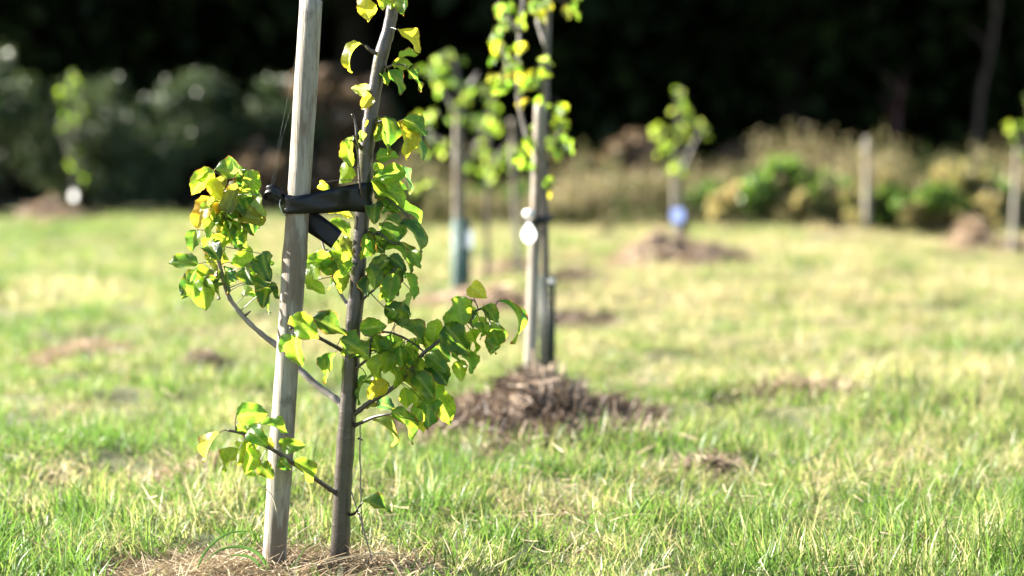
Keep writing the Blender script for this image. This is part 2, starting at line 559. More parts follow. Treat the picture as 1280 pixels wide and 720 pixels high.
make_mound('straw_mulch', 'straw mulch heaped round the tree with the black strap', m1c, None, .50, .30, .030, M_straw, 6200, .06, .26, .0016, .0034, .5, .28, 11)
make_mound('hay_mound', 'big lumpy brown hay mound under the staked tree with the round white tag', 676, 543, .57, .82, .125, M_haybrown, 6500, .05, .22, .005, .013, 1.15, .5, 12)
make_mound('hay_mound', 'low clod of dug turf beside the big brown hay mound', 890, 578, .20, .13, .045, M_haybrown, 800, .04, .14, .004, .009, .9, .5, 13)
make_mound('hay_mound', 'flat hay mound under the tree with the teal guard', 580, 384, .50, .55, .12, M_haypink, 1400, .06, .24, .006, .012, .7, .35, 14)
make_mound('hay_mound', 'pinkish hay mound under the bare slanting stake behind the teal guard', 625, 352, .50, .60, .13, M_haypink, 1400, .06, .24, .006, .012, .7, .35, 15)
make_mound('hay_mound', 'small treeless hay mound with a dark hollow side', 722, 366, .30, .40, .13, M_haybrown, 1100, .06, .24, .006, .012, .8, .4, 16)
make_mound('hay_mound', 'dark hay patch standing in for the shadow before the treeless mound', 712, 412, .28, .28, .07, M_haybrown, 800, .06, .22, .005, .01, .8, .4, 17)  # dark strands laid down as the shadow in front of the mound
make_mound('hay_mound', 'wide pale hay mound under the tree with the blue label', 835, 328, .66, .95, .22, M_haypink, 2000, .07, .26, .007, .014, .6, .35, 18)
make_mound('hay_mound', 'dark heap standing in for the shadow of the pale mound with the blue label', 902, 331, .40, .40, .15, M_haybrown, 900, .06, .2, .006, .012, .7, .4, 19)  # dark heap added where the pale mound's shadow falls
make_mound('hay_mound', 'tan hay mound before the dark hedge under the tree with the white tag', 62, 279, .62, .8, .24, M_haypink, 1800, .08, .28, .008, .016, .6, .35, 20)
make_mound('hay_mound', 'rounded tan hay mound beside the pale stake at the weeds', 1213, 316, .30, .45, .26, M_haypink, 1400, .07, .24, .007, .014, .5, .35, 21)
make_mound('hay_mound', 'dark heap standing in for the shaded side of the rounded tan mound at the weeds', 1272, 320, .24, .3, .15, M_haybrown, 600, .07, .24, .007, .014, .6, .35, 22)  # dark heap added for the rounded mound's shaded right side
make_mound('hay_mound', 'ragged patch of dead grass in the open meadow left of the stake', 105, 448, .34, .55, .07, M_haypink, 1500, .06, .24, .005, .010, .8, .35, 23)
make_mound('hay_mound', 'dark heap standing in for a dark hollow in the meadow behind the leafy side branch', 256, 462, .15, .20, .08, M_haybrown, 500, .04, .16, .004, .009, .8, .4, 24)  # added heap gives the dark of a shaded hollow in the meadow
make_mound('hay_mound', 'rusty patch of dead grass in the meadow behind the lowest branch', 262, 603, .24, .16, .045, M_haypink, 900, .04, .16, .003, .006, .8, .3, 25)
make_mound('hay_mound', 'swath of pale cut grass lying in the meadow beyond the turf clod', 1010, 495, .36, .35, .06, M_straw, 1300, .06, .26, .004, .009, .6, .3, 26)

# ------------------------------------------------------------------ meadow grass
def grass_points(n, y0, y1, r, power=1.0):
    y = y0 + (y1 - y0) * r.random(n) ** power
    half = .222 * y + 1.3
    x = (r.random(n) * 2 - 1) * half
    return x, y

protos = []
for k in range(10):
    tall = [.085, .07, .10, .065, .08, .12, .075, .09, .06, .11][k]
    V, F, t = blades(46, .085, tall * .4, tall * 1.15, .0022, .0050, [.8, 1.3, .7, 1.7, 1.1, .7, 1.9, 1.0, 1.5, .6][k])
    # each tuft is on the whole greener or drier
    t = np.clip(t * .7 + [.05, .35, .1, .45, .2, .15, .4, .0, .3, .25][k], 0, 1)
    protos.append(mesh_np('grass_tuft', V, F, True, {'tint': t}))
r = np.random.default_rng(21)
xs, ys = [], []
for (a, b, dens) in ((4.2, 8.5, 150), (8.5, 14, 85), (14, 21, 55), (21, 27.8, 46)):
    area = (.222 * (a + b) / 2 + 1.3) * 2 * (b - a)
    x, y = grass_points(int(area * dens), a, b, r)
    xs.append(x); ys.append(y)
x = np.concatenate(xs); y = np.concatenate(ys)
ok = np.ones(len(x), bool)
for mnd in MOUNDS:
    q = np.sqrt(((x - mnd[0]) / mnd[2]) ** 2 + ((y - mnd[1]) / mnd[3]) ** 2)
    ok &= (q > (.98 if mnd[5] == 11 else .78)) | (r.random(len(x)) < .05)
ok &= ~((np.abs(x + .62) < .44) & (y > 5.5) & (y < 6.25)) | (r.random(len(x)) < .07)
# bare, thin spots in the sward
ok &= (vnoise(x, y, 1.7, 8) > .12) | (r.random(len(x)) < .6)
x, y = x[ok], y[ok]
z = gh(x, y)
sc = .55 + .75 * vnoise(x, y, 1.3, 6) * (.6 + .8 * r.random(len(x)))
sc = sc * np.where(y > 14, 1.15, np.where(y < 7.6, 1.3, 1.0))
rot = np.stack([r.normal(0, .12, len(x)), r.normal(0, .12, len(x)), r.random(len(x)) * 6.28], -1)
scl = np.stack([np.ones_like(sc) * (.9 + .3 * r.random(len(x))) * np.where(y > 14, 1.3, 1.0)] * 2 + [sc], -1)
grass = scatter_instances('meadow_grass', np.stack([x, y, z], -1), rot, scl, protos, M_grass)
tag(grass, 'sunlit yellow green meadow grass covering the field', 'grass', kind='stuff')

# cut dry stalks lying loose in the grass
protos = []
for k in range(5):
    n = 9
    pos = np.stack([rng.normal(0, .07, n), rng.normal(0, .07, n), .025 + .03 * rng.random(n)], -1)
    V, F, t = strands(pos, .3, .04, .15, .0018, .0036)
    protos.append(mesh_np('dry_stalks', V, F, True, {'tint': np.clip(t * .6 + .4, 0, 1)}))
x, y = grass_points(7000, 4.5, 26, r, .8)
ok = r.random(len(x)) < np.clip((vnoise(x, y, .9, 14) - .40) * 3.2, .05, 1) * .75
x, y = x[ok], y[ok]
z = gh(x, y)
rot = np.stack([r.normal(0, .15, len(x)), r.normal(0, .15, len(x)), r.random(len(x)) * 6.28], -1)
sc = .7 + .7 * r.random(len(x))
clip = scatter_instances('cut_grass_stalks', np.stack([x, y, z], -1), rot, np.stack([sc] * 3, -1), protos, M_straw)
tag(clip, 'pale dry cut stalks strewn loosely over the meadow', 'cut grass', kind='stuff')


# ------------------------------------------------------------------ leaves of the orchard trees
def leaf_mesh(name, arch, fold, wave, twist, seed, chew=0.0):
    r = random.Random(seed)
    nl, nw = 12, 8
    V, F, E, R = [], [], [], []
    ph = r.random() * 6
    bites = [(r.random() * .8 + .15, r.choice((-1, 1))) for _ in range(2)] if chew else []
    for i in range(nl + 1):
        t = i / nl
        wid = .5 * (math.sin(math.pi * min(1, t ** .72)) ** .75) if 0 < t < 1 else 0.012
        if t > .8: wid *= 1 - (t - .8) * 1.0
        tw = twist * (t - .4)
        for j in range(nw + 1):
            s = j / nw * 2 - 1
            ww = wid * (1 + (.07 * math.sin(t * 34 + ph) + .05 * math.sin(t * 13 + ph * 2)) * abs(s))
            for bt, bs in bites:
                if s * bs > .3: ww *= 1 - chew * math.exp(-((t - bt) / .09) ** 2) * abs(s)
            x = s * ww
            z = fold * abs(x) * 1.1 + wave * .085 * math.sin(t * 11 + ph + (1.5 if s > 0 else 0)) * s * s + .012 * math.sin(t * 26 - abs(s) * 5 + ph) * abs(s)
            # bend the blade along an arc
            if abs(arch) > 1e-3:
                yy = math.sin(arch * t) / arch; zz = -(1 - math.cos(arch * t)) / arch
                y2 = yy + z * math.sin(arch * t); z2 = zz + z * math.cos(arch * t)
            else:
                y2, z2 = t, z
            xr = x * math.cos(tw) - z * math.sin(tw) * .6
            zr = z2 + x * math.sin(tw)
            V.append((xr, y2, zr)); E.append(max(abs(s), (t - .6) / .4 if t > .6 else 0)); R.append(1.0 if j == nw // 2 else 0)
    for i in range(nl):
        for j in range(nw):
            a = i * (nw + 1) + j
            F.append((a, a + 1, a + nw + 2, a + nw + 1))
    return mesh_np(name, V, np.array(F), True, {'edge': E, 'rib': R})

LEAFS = [leaf_mesh('leaf', a, f, w, t, s, c) for s, (a, f, w, t, c) in enumerate([
    (.5, .25, .8, .2, 0), (.9, .35, 1.0, -.4, 0), (.3, .15, 1.4, .5, .5), (1.3, .30, .8, .3, 0),
    (.7, .50, 1.2, -.5, 0), (.2, .40, .9, .3, .4), (1.7, .35, .6, .2, 0), (2.3, .25, .5, -.3, 0)])]
for me in LEAFS: me.materials.append(M_leaf)
LCOL = {'d': (.018, .052, .011), 'g': (.036, .090, .013), 'm': (.058, .130, .016), 'y': (.105, .175, .016),
        'Y': (.22, .22, .018), 'o': (.075, .085, .018), 'p': (.13, .19, .06), 'b': (.028, .075, .035), 'O': (.30, .19, .02)}  # leaf colours; shade on leaves is also put into the darker greens


def put_leaf(parent, B, T, w_m, col, kind=None, r=random, thick=None):
    """leaf from world point B to T; w_m apparent width; roll / foreshortening follow from it"""
    B = Vector(B); T = Vector(T)
    a = T - B; l = a.length
    v = (B - Vector((0, 0, CAMH))).normalized()
    ratio = .74
    if w_m > l * ratio:                       # length is foreshortened: tip comes towards or away from us
        Lr = min(w_m / ratio, l * 2.2)
        a = a + v * math.sqrt(max(0, Lr * Lr - l * l)) * (-1 if r.random() < .6 else 1)
        roll = r.uniform(-.25, .25); wid = w_m
    else:
        Lr = l; wid = min(l * ratio, max(w_m, l * .5) * 1.2)
        roll = math.acos(max(.12, min(1, w_m / wid))) * r.choice((-1, 1))
    roll += r.gauss(0, .38)
    ax = a.normalized()
    s0 = ax.cross(v).normalized()
    n0 = s0.cross(ax).normalized()
    if n0.dot(v) > 0: n0 = -n0
    n = (n0 * math.cos(roll) + s0 * math.sin(roll)).normalized()
    if n.z < 0 and r.random() < .8: n = -n
    sx = ax.cross(n).normalized()
    M = Matrix((sx, ax, n)).transposed().to_4x4()
    ki = kind if kind is not None else r.choice((0, 0, 1, 1, 2, 3, 4, 4, 5))
    arch = (.5, .9, .3, 1.3, .7, .2, 1.7, 2.3)[ki]
    if arch > .05:                            # chord of the bent blade should run from B to T
        stretch = (arch / 2) / math.sin(arch / 2)
        Lr = Lr * stretch
        M = M @ Matrix.Rotation(arch / 2, 4, 'X')
    M = Matrix.Translation(B) @ M @ Matrix.Diagonal((wid, Lr, Lr, 1))
    o = bpy.data.objects.new('leaf', LEAFS[ki]); C.objects.link(o)
    o.parent = parent
    o.matrix_parent_inverse = parent_world(parent).inverted()
    o.matrix_basis = M
    f = r.uniform(.8, 1.25)
    c = LCOL[col]
    o.color = (c[0] * f * r.uniform(.9, 1.1), c[1] * f, c[2] * f, 1)
    return o


def parent_world(o):
    m = Matrix.Translation(o.location)
    p = o.parent
    while p is not None:
        m = Matrix.Translation(p.location) @ m
        p = p.parent
    return m


def local(pts, e):
    return [Vector(p) - e for p in pts]


# ------------------------------------------------------------------ the near tree
E1 = P(424, 712, TREE1_Y)
tree1 = empty('young_tree', E1)
tag(tree1, 'sharp young fruit tree held to the thick round stake by a black strap', 'tree')
SC1 = TREE1_Y / ca / FPX            # metres per pixel at the tree
trunk_px = [(423, 735, 13.5), (424, 712, 12.6), (426, 660, 12), (429, 600, 11.5), (432, 560, 11.2), (434, 520, 11), (437, 480, 10.4), (439, 446, 10.6),
            (441, 415, 10), (444, 385, 10), (447, 350, 9.6), (450, 310, 9.4), (453, 270, 9.2), (456, 230, 9), (457, 195, 9.2), (461, 165, 9.4), (464, 140, 8.6),
            (469, 110, 8.4), (473, 85, 8.6), (478, 64, 8.8), (485, 40, 8), (490, 15, 7.6), (493, -10, 7.4), (499, -60, 7), (502, -120, 6.4), (506, -190, 5.4), (511, -270, 4.2), (514, -340, 2.6)]
pts = smooth_path([(a, b, c) for a, b, c in trunk_px], 4)
rj = random.Random(5)
TP = [P(p[0] + rj.uniform(-.35, .35), p[1], TREE1_Y) for p in pts]
TR = [p[2] * SC1 * rj.uniform(.965, 1.04) for p in pts]
V, F = tube(local(TP, E1), TR, 16, jitter=.05, seed=2)
trunk_geo = (V, F)

# branches: points (px, py, depth), start and end radius in px, material
Y1 = TREE1_Y
BR = {
 'A': ([(432, 512, Y1), (420, 499, Y1 + .01), (398, 483, Y1 + .03), (375, 462, Y1 + .05), (352, 437, Y1 + .06), (330, 420, Y1 + .06), (310, 402, Y1 + .05), (293, 382, Y1 + .05), (284, 366, Y1 + .04), (277, 342, Y1 + .03), (273, 318, Y1 + .02), (278, 290, Y1 + .01), (281, 258, Y1), (280, 228, Y1), (292, 212, Y1)], 5.0, 1.6, M_greybark),
 'F': ([(440, 447, Y1), (424, 436, Y1 - .02), (404, 425, Y1 - .06), (388, 417, Y1 - .11), (370, 412, Y1 - .14), (362, 410, Y1 - .15)], 3.2, 1.4, M_twig),
 'R': ([(437, 522, Y1), (448, 514, Y1 - .01), (462, 503, Y1 - .02), (484, 490, Y1 - .03), (504, 474, Y1 - .04), (515, 460, Y1 - .05), (530, 441, Y1 - .06), (548, 427, Y1 - .06), (562, 410, Y1 - .07), (577, 400, Y1 - .07), (598, 387, Y1 - .07), (620, 381, Y1 - .07)], 3.6, 1.3, M_twig),
 'Q': ([(438, 534, Y1), (450, 529, Y1 - .02), (466, 522, Y1 - .05), (478, 519, Y1 - .07), (490, 517, Y1 - .08)], 3.0, 1.2, M_twig),
 'E': ([(426, 620, Y1), (412, 611, Y1 - .03), (388, 594, Y1 - .08), (352, 569, Y1 - .14), (326, 554, Y1 - .16), (303, 542, Y1 - .17), (285, 538, Y1 - .17)], 3.6, 1.7, M_twig),
 'L': ([(435, 644, Y1), (443, 642, Y1 - .02), (447, 636, Y1 - .04), (455, 626, Y1 - .05)], 2.2, .9, M_twig),
 'S': ([(441, 392, Y1), (434, 380, Y1 + .02), (425, 366, Y1 + .03), (418, 350, Y1 + .03), (410, 325, Y1 + .04), (403, 303, Y1 + .05), (398, 280, Y1 + .06)], 2.6, 1.2, M_greybark),
 'D': ([(438, 465, Y1), (448, 458, Y1 - .02), (461, 446, Y1 - .04), (463, 428, Y1 - .05), (468, 418, Y1 - .05), (482, 415, Y1 - .05), (500, 420, Y1 - .04), (518, 430, Y1 - .04), (530, 440, Y1 - .05)], 2.4, 1.1, M_twig),
 'H': ([(444, 385, Y1), (456, 372, Y1 - .02), (474, 356, Y1 - .03), (490, 340, Y1 - .03), (500, 330, Y1 - .03)], 2.2, .9, M_twig),
 'G': ([(450, 310, Y1), (460, 297, Y1 - .02), (474, 292, Y1 - .04), (488, 302, Y1 - .05), (500, 306, Y1 - .05)], 2.4, 1.0, M_twig),
 'K': ([(457, 226, Y1), (468, 232, Y1 - .01), (486, 250, Y1 - .02), (503, 263, Y1 - .03), (520, 284, Y1 - .04)], 2.0, .8, M_twig),
 'U': ([(457, 192, Y1), (450, 183, Y1 - .02), (446, 172, Y1 - .04), (445, 158, Y1 - .04), (442, 145, Y1 - .04)], 2.8, 1.3, M_twig),
 'V': ([(455, 262, Y1), (451, 240, Y1 - .03), (449, 215, Y1 - .04), (447, 190, Y1 - .04), (444, 180, Y1 - .04)], 1.6, .8, M_twig),
 'W': ([(463, 156, Y1), (474, 152, Y1 - .02), (486, 150, Y1 - .03), (500, 154, Y1 - .04), (512, 160, Y1 - .04)], 2.0, 1.0, M_twig),
 'X': ([(475, 82, Y1), (484, 84, Y1 - .01), (494, 80, Y1 - .02), (506, 82, Y1 - .03)], 2.2, .9, M_twig),
 'Z': ([(478, 68, Y1), (469, 66, Y1 - .01), (462, 62, Y1 - .02), (457, 57, Y1 - .02)], 3.0, 1.7, M_twig),
 'T': ([(492, 0, Y1), (484, -10, Y1 - .02), (470, -14, Y1 - .03), (458, -12, Y1 - .03)], 2.0, .9, M_twig),
 'N': ([(494, -20, Y1), (502, -24, Y1 - .02), (508, -18, Y1 - .03)], 1.8, .9, M_twig),
 'B': ([(466, 122, Y1), (463, 115, Y1 - .02), (458, 113, Y1 - .03)], 1.6, .8, M_twig),
}
LEAVES = """
266 216 242 241 18 y;270 212 315 227 20 g;262 227 275 246 17 Y;292 200 309 220 14 p;310 214 322 236 16 y;263 248 248 287 9 O;303 250 316 290 27 d
268 260 284 282 20 g;325 244 332 268 9 p;288 246 302 230 14 o;286 256 298 286 7 p;275 282 302 290 16 g;246 288 241 313 16 g;270 296 256 312 14 m
286 292 310 312 20 d;264 316 268 341 20 o;290 328 318 326 27 y;246 330 213 329 14 g;244 344 228 371 18 d;256 348 257 384 26 y;282 334 284 364 16 b
329 319 338 350 24 b;313 352 347 370 24 g;338 356 330 382 22 d;311 370 335 390 8 m;308 356 304 371 11 p;300 262 318 266 14 g;270 272 262 296 13 m
292 286 300 308 15 g;252 306 262 322 12 y;268 236 282 222 12 o;316 262 322 284 12 d;246 224 258 214 10 y;300 232 312 248 14 g;322 334 316 352 12 g;238 352 246 338 13 d
456 -6 460 25 21 Y;480 -8 479 13 18 y;492 -10 489 8 14 y;506 -12 505 17 18 g;499 39 521 64 15 Y 3;451 56 441 88 12 Y 6;500 72 521 69 5 y;492 80 514 80 11 y
486 88 500 116 18 g;510 88 526 112 8 m;461 112 443 111 14 p;466 110 481 101 9 p;465 120 454 134 14 Y;473 148 461 170 17 Y;482 147 484 190 20 g;497 155 506 196 15 Y
505 150 530 168 17 g;516 166 528 198 8 b;452 163 449 177 10 p;436 176 440 206 11 y;441 172 437 186 6 p;435 208 424 229 21 y;400 230 412 236 8 y 6;471 198 496 196 14 m
470 204 474 218 9 y;499 209 512 240 10 b;468 224 502 256 23 y;480 268 522 278 12 m 6;410 266 438 271 12 Y;472 214 478 232 12 y;478 158 470 176 12 m;476 92 484 106 9 m
414 278 436 296 8 m;457 293 452 322 17 g f;430 296 440 318 11 o;432 314 432 338 18 y;394 318 397 362 19 y;408 314 411 358 19 g;428 338 427 364 14 y;462 290 486 300 24 g
482 276 502 295 9 g 6;500 282 522 315 15 b 6;464 300 468 316 11 m;478 314 503 324 9 m 7;498 303 512 338 13 g;486 326 462 350 23 d;462 346 460 368 18 d;489 328 505 346 9 g
492 345 486 378 17 m;506 342 516 372 11 m;517 368 513 394 7 p;384 356 405 367 9 y;440 330 428 346 10 m;476 300 480 316 12 g;420 300 424 318 10 m;470 338 480 356 16 g
366 396 396 421 22 y f;392 398 430 417 20 d;364 420 351 439 14 m f;370 422 377 456 14 m f;427 424 460 446 26 g f;418 442 408 476 22 g;452 412 480 407 18 m;477 425 478 458 25 y
482 385 510 405 24 d;497 407 528 430 26 g;490 418 492 456 16 g;542 428 546 400 20 y;541 424 560 450 22 d;558 408 585 440 27 g;580 440 588 465 18 m;534 444 556 464 17 m
573 372 578 408 22 y;591 376 590 407 15 d;588 358 608 372 18 Y;605 383 620 403 15 g;599 398 599 422 11 y;608 406 612 436 10 p 6;624 408 614 440 18 g;624 379 636 424 15 g 7
484 478 462 497 18 Y;458 472 450 503 14 g;467 452 490 466 15 y;491 460 491 484 15 y;504 456 496 474 12 p;535 452 556 478 24 d;520 470 540 494 24 g;533 498 535 532 27 g
543 490 562 526 18 y;472 505 493 512 15 b;458 510 472 508 9 o;490 516 512 552 18 g 3;468 528 488 556 9 p 6;524 528 529 541 11 Y;574 452 577 474 14 y;512 436 520 458 16 g
524 448 532 468 14 y;500 434 504 458 14 m;486 440 482 464 14 y;548 452 546 476 14 m;508 462 516 482 14 o;566 392 560 412 14 m;466 424 472 446 13 y;496 392 484 404 14 m;560 430 572 452 14 m
455 626 486 641 14 g;297 520 332 516 22 m f;272 543 258 575 14 Y f;304 553 296 580 20 y f;315 562 308 590 18 y f;313 536 333 556 20 g f;328 531 357 541 8 m f;352 556 379 557 14 m f
369 578 389 602 20 y f;324 580 338 595 16 m f;350 575 362 586 12 g f;336 548 340 560 10 Y f;296 533 308 541 9 m f;312 584 320 594 10 y f
478 -30 462 -48 20 m;506 -40 524 -60 20 y;498 -70 478 -88 22 g;504 -90 530 -100 22 m;500 -115 480 -120 20 y;506 -140 526 -160 20 g;504 -165 484 -180 20 m;510 -200 534 -210 18 y;508 -225 490 -246 18 g;512 -255 530 -276 18 m;514 -290 500 -312 17 y;514 -320 524 -345 16 m
"""
FILL = [(286, 250, 36, 42, 16, 'gdmygo'), (278, 338, 42, 34, 9, 'gdmy'), (480, 318, 34, 40, 9, 'gdmb'), (492, 430, 40, 36, 10, 'gymy'), (588, 402, 34, 28, 6, 'ymy'), (530, 480, 30, 30, 6, 'ymy'), (412, 335, 22, 30, 4, 'ymg'), (490, 240, 22, 40, 5, 'ymg'), (312, 560, 26, 18, 3, 'ymg')]
rf = random.Random(64)
for cx, cy, rx, ry, m, cols in FILL:
    for _ in range(m):
        a = rf.random() * 6.283; q = math.sqrt(rf.random())
        bx, by = cx + math.cos(a) * q * rx, cy + math.sin(a) * q * ry
        an = rf.gauss(math.pi / 2, .9); ln = rf.uniform(20, 34)
        LEAVES += ';%.0f %.0f %.0f %.0f %.0f %s' % (bx, by, bx + math.cos(an) * ln, by + math.sin(an) * ln, rf.uniform(9, 22), rf.choice(cols))
samples = {}
for k, (bp, r0, r1, mt) in BR.items():
    sp = smooth_path(bp, 5)
    samples[k] = [(s[0], s[1], s[2]) for s in sp]
samples['trunk'] = [(p[0], p[1], TREE1_Y - .01) for p in pts]
extra = {k: [] for k in samples}
todo = []
rl = random.Random(31)
for item in LEAVES.replace('\n', ';').split(';'):
    q = item.split()
    if len(q) < 6: continue
    bx, by, tx, ty, w = map(float, q[:5]); col = q[5]
    kind = None; front = 'f' in q[6:]
    for z in q[6:]:
        if z.isdigit(): kind = int(z)
    best = min(((math.hypot(s[0] - bx, s[1] - by) + (10 if k == 'trunk' else 0), k, i) for k, ss in samples.items() for i, s in enumerate(ss)))
    k, i = best[1], best[2]
    s = samples[k][i]
    dz = rl.uniform(-.045, .045) - (.035 if front else 0)
    if k == 'trunk': dz = rl.uniform(-.06, -.025)
    Yb = s[2] + dz * min(1, .35 + best[0] / 30)
    if front and k in ('F', 'E'): Yb = min(Yb, STAKE1_Y - .055)
    gx_, gy_ = (tx - bx) * .10, (ty - by) * .10
    bx -= gx_ * .5; by -= gy_ * .5; tx += gx_; ty += gy_; w *= 1.22
    Bp = P(bx, by, Yb); Tp = P(tx, ty, Yb + rl.uniform(-.018, .018))
    extra[k].append((P(*s), Bp))
    todo.append((k, Bp, Tp, w * SC1, col, kind))
bobj = {}
for k, ex in extra.items():
    parts = []
    if k != 'trunk':
        bp, r0, r1, mt = BR[k]
        ss = samples[k]; n = len(ss)
        rad = [(r0 + (r1 - r0) * (i / (n - 1)) ** .8) * SC1 * rj.uniform(.88, 1.14) for i in range(n)]
        parts.append(tube(local([P(*s) for s in ss], E1), rad, 9, jitter=.1, seed=n))
    else:
        mt = M_twig
    for a, b in ex:                                       # leaf stalks
        a = Vector(a); b = Vector(b)
        if (b - a).length < .004: continue
        mid = (a + b) / 2 + Vector((rl.uniform(-.003, .003), rl.uniform(-.003, .003), rl.uniform(0, .005)))
        parts.append(tube(local(smooth_path([a, mid, b], 3), E1), [.0013] * 3 + [.0011] * 3 + [.0010], 5))
    if not parts: continue
    V, F = merge(parts)
    if k == 'trunk':
        parts = [trunk_geo] + parts
        V, F = merge(parts)
        bobj[k] = obj('trunk', mesh_np('trunk', V, F), M_bark, tree1)
        continue
    bobj[k] = obj('branch', mesh_np('branch', V, F), mt, tree1)
for k, Bp, Tp, w, col, kind in todo:
    put_leaf(bobj[k], Bp, Tp, w, col, kind, rl)
# small buds and pruning stubs along the branches
for (px, py, Y, dx, dy, ln) in ((305, 396, Y1 + .05, 8, -7, 1.4), (442, 146, Y1 - .04, -2, -3, 1.5), (448, 548, Y1 - .01, 5, 2, 1.3), (430, 690, Y1 - .02, 6, -3, 1.2), (447, 642, Y1 - .04, 5, -2, 1.0)):
    a = P(px, py, Y); b = P(px + dx, py + dy, Y - .01)
    V, F = tube(local([a, (a + b) / 2, b], E1), [ln * SC1 * 1.2, ln * SC1, ln * SC1 * .7], 7)
    obj('bud', mesh_np('bud', V, F), M_twig, tree1)

# ------------------------------------------------------------------ stakes
def stake(name, label, b, t, Y, wb, wt, mat, sink=.25, group=None, knots=()):
    """round post between pixel points b (foot) and t (top) at distance Y"""
    pb, pt = P(b[0], b[1], Y), P(t[0], t[1], Y)
    k = Y / ca / FPX
    ax = (pt - pb)
    n = 46
    path, rad = [], []
    rr = random.Random(int(b[0]))
    pb2 = pb - ax.normalized() * sink
    for i in range(n):
        f = i / (n - 1)
        p = pb2 + (pt - pb2) * f + Vector((math.sin(f * 7 + b[0]), math.cos(f * 5), 0)) * .0012
        r_ = (wb + (wt - wb) * f) * k / 2 * (1 + .02 * math.sin(f * 23) + rr.uniform(-.012, .012))
        for kf, kw in knots:
            r_ *= 1 + .07 * math.exp(-((f - kf) / .012) ** 2)
        path.append(p); rad.append(r_)
    d = ax.normalized()
    path += [pt + d * .004, pt + d * .0055]; rad += [rad[-1] * .93, rad[-1] * .80]
    V, F = tube(local(path, pb), rad, 24, jitter=.018, seed=4)
    o = obj(name, mesh_np(name, V, F), mat, None, pb)
    return tag(o, label, 'stake', group)

stake('wooden_stake', 'thick round grey wooden stake strapped to the sharp young tree', (342, 715), (389, 1), STAKE1_Y, 31, 28.5, M_stake, knots=((.30, 1), (.62, 1)))

# ------------------------------------------------------------------ black strap
def band(stations, th, name='band', seed=0):
    """flat strap: stations of (centre Vector, half-width Vector, outward Vector)"""
    V, F = [], []
    rr = random.Random(seed)
    m = 5
    for c, hw, o in stations:
        for j in range(m):
            s = j / (m - 1) * 2 - 1
            rip = o * (.0035 * math.sin(s * 4 + c.x * 60) * (1 - abs(s) * .5) + rr.uniform(-.0006, .0006))
            V.append(c + hw * s + o * th / 2 + rip)
        for j in range(m):
            s = 1 - j / (m - 1) * 2
            rip = o * (.0035 * math.sin(s * 4 + c.x * 60) * (1 - abs(s) * .5))
            V.append(c + hw * s - o * th / 2 + rip)
    k = 2 * m
    for i in range(len(stations) - 1):
        for j in range(k):
            a, b = i * k + j, i * k + (j + 1) % k
            F.append((a, b, b + k, a + k))
    F.append(tuple(range(k - 1, -1, -1))); F.append(tuple(range((len(stations) - 1) * k, len(stations) * k)))
    return V, F

tie_o = P(370, 256, STAKE1_Y)
tie = empty('tree_tie', tie_o)
tag(tie, 'black rubber strap knotted round stake and trunk', 'strap')
front, back_, up = Vector((0, -1, 0)), Vector((0, 1, 0)), Vector((0, 0, 1))
rs, rt = 14.6 * SC1 + .002, 9.2 * SC1 + .002
sc_ = P(371, 255, STAKE1_Y); tc_ = P(456, 248, TREE1_Y)
st = []
def stn(px, py, Y, hw_px, o, tilt=0.0):
    hw = Vector((math.sin(tilt), 0, math.cos(tilt))) * hw_px * SC1
    st.append((P(px, py, Y) - tie_o, hw, Vector(o).normalized()))
# front run: round the stake's left side, across it and over to the trunk, round it and back
YF = STAKE1_Y - rs
stn(362, 252, STAKE1_Y + rs * 1.0, 10, (0, 1, 0))
stn(355, 253, STAKE1_Y + rs * .5, 11, (-1, .5, 0))
stn(353.5, 254.5, STAKE1_Y - rs * .1, 11.5, (-1, 0, 0))
stn(357, 255.5, STAKE1_Y - rs * .75, 11.5, (-.7, -.7, 0))
stn(366, 256, YF - .001, 11, (0, -1, 0))
stn(378, 255.5, YF - .001, 11.5, (0, -1, 0))
stn(390, 254, YF + .004, 12, (0, -1, 0), .05)
stn(404, 251.5, YF + .012, 13.5, (0, -1, 0), .08)
stn(420, 249, YF + .022, 15, (.1, -1, 0), .08)
stn(436, 247.5, TREE1_Y - rt - .012, 16.5, (.05, -1, 0), .06)
stn(449, 247, TREE1_Y - rt - .003, 18, (0, -1, 0), .03)
stn(459, 247, TREE1_Y - rt * .9, 18.5, (.4, -1, 0), .04)
stn(465, 247, TREE1_Y - rt * .3, 18.5, (1, -.2, 0), .04)
stn(465, 247, TREE1_Y + rt * .4, 17, (1, .4, 0))
stn(458, 248, TREE1_Y + rt, 14, (.2, 1, 0))
stn(440, 252, TREE1_Y + rt * .9, 11, (0, 1, 0))
stn(415, 257, TREE1_Y + .02, 9, (0, 1, 0))
stn(395, 258, STAKE1_Y + rs + .008, 9, (0, 1, 0))
stn(372, 255, STAKE1_Y + rs + .003, 9, (0, 1, 0))
def resample(st, sub=4):
    A = [np.concatenate([a, b, c]) for a, b, c in st]
    return [(Vector(q[:3]), Vector(q[3:6]), Vector(q[6:9]).normalized()) for q in smooth_path(A, sub)]
V, F = band(resample(st), .0024)
obj('band', mesh_np('band', V, F), M_rubber, tie)
# loose end hanging down behind the stake
st = []
ta = -.62
for (px, py, Y, w) in ((362, 260, STAKE1_Y + rs + .010, 11), (378, 269, STAKE1_Y + rs + .012, 12.5), (392, 279, STAKE1_Y + rs + .010, 13.5), (408, 290, STAKE1_Y + rs + .004, 13), (421, 300, STAKE1_Y + rs - .004, 12.5)):
    hw = Vector((.55, 0, .83)) * w * SC1
    st.append((P(px, py, Y) - tie_o, hw, Vector((0, -1, 0))))
V, F = band(resample(st), .0024, seed=3)
obj('strap_end', mesh_np('strap_end', V, F), M_rubber, tie)
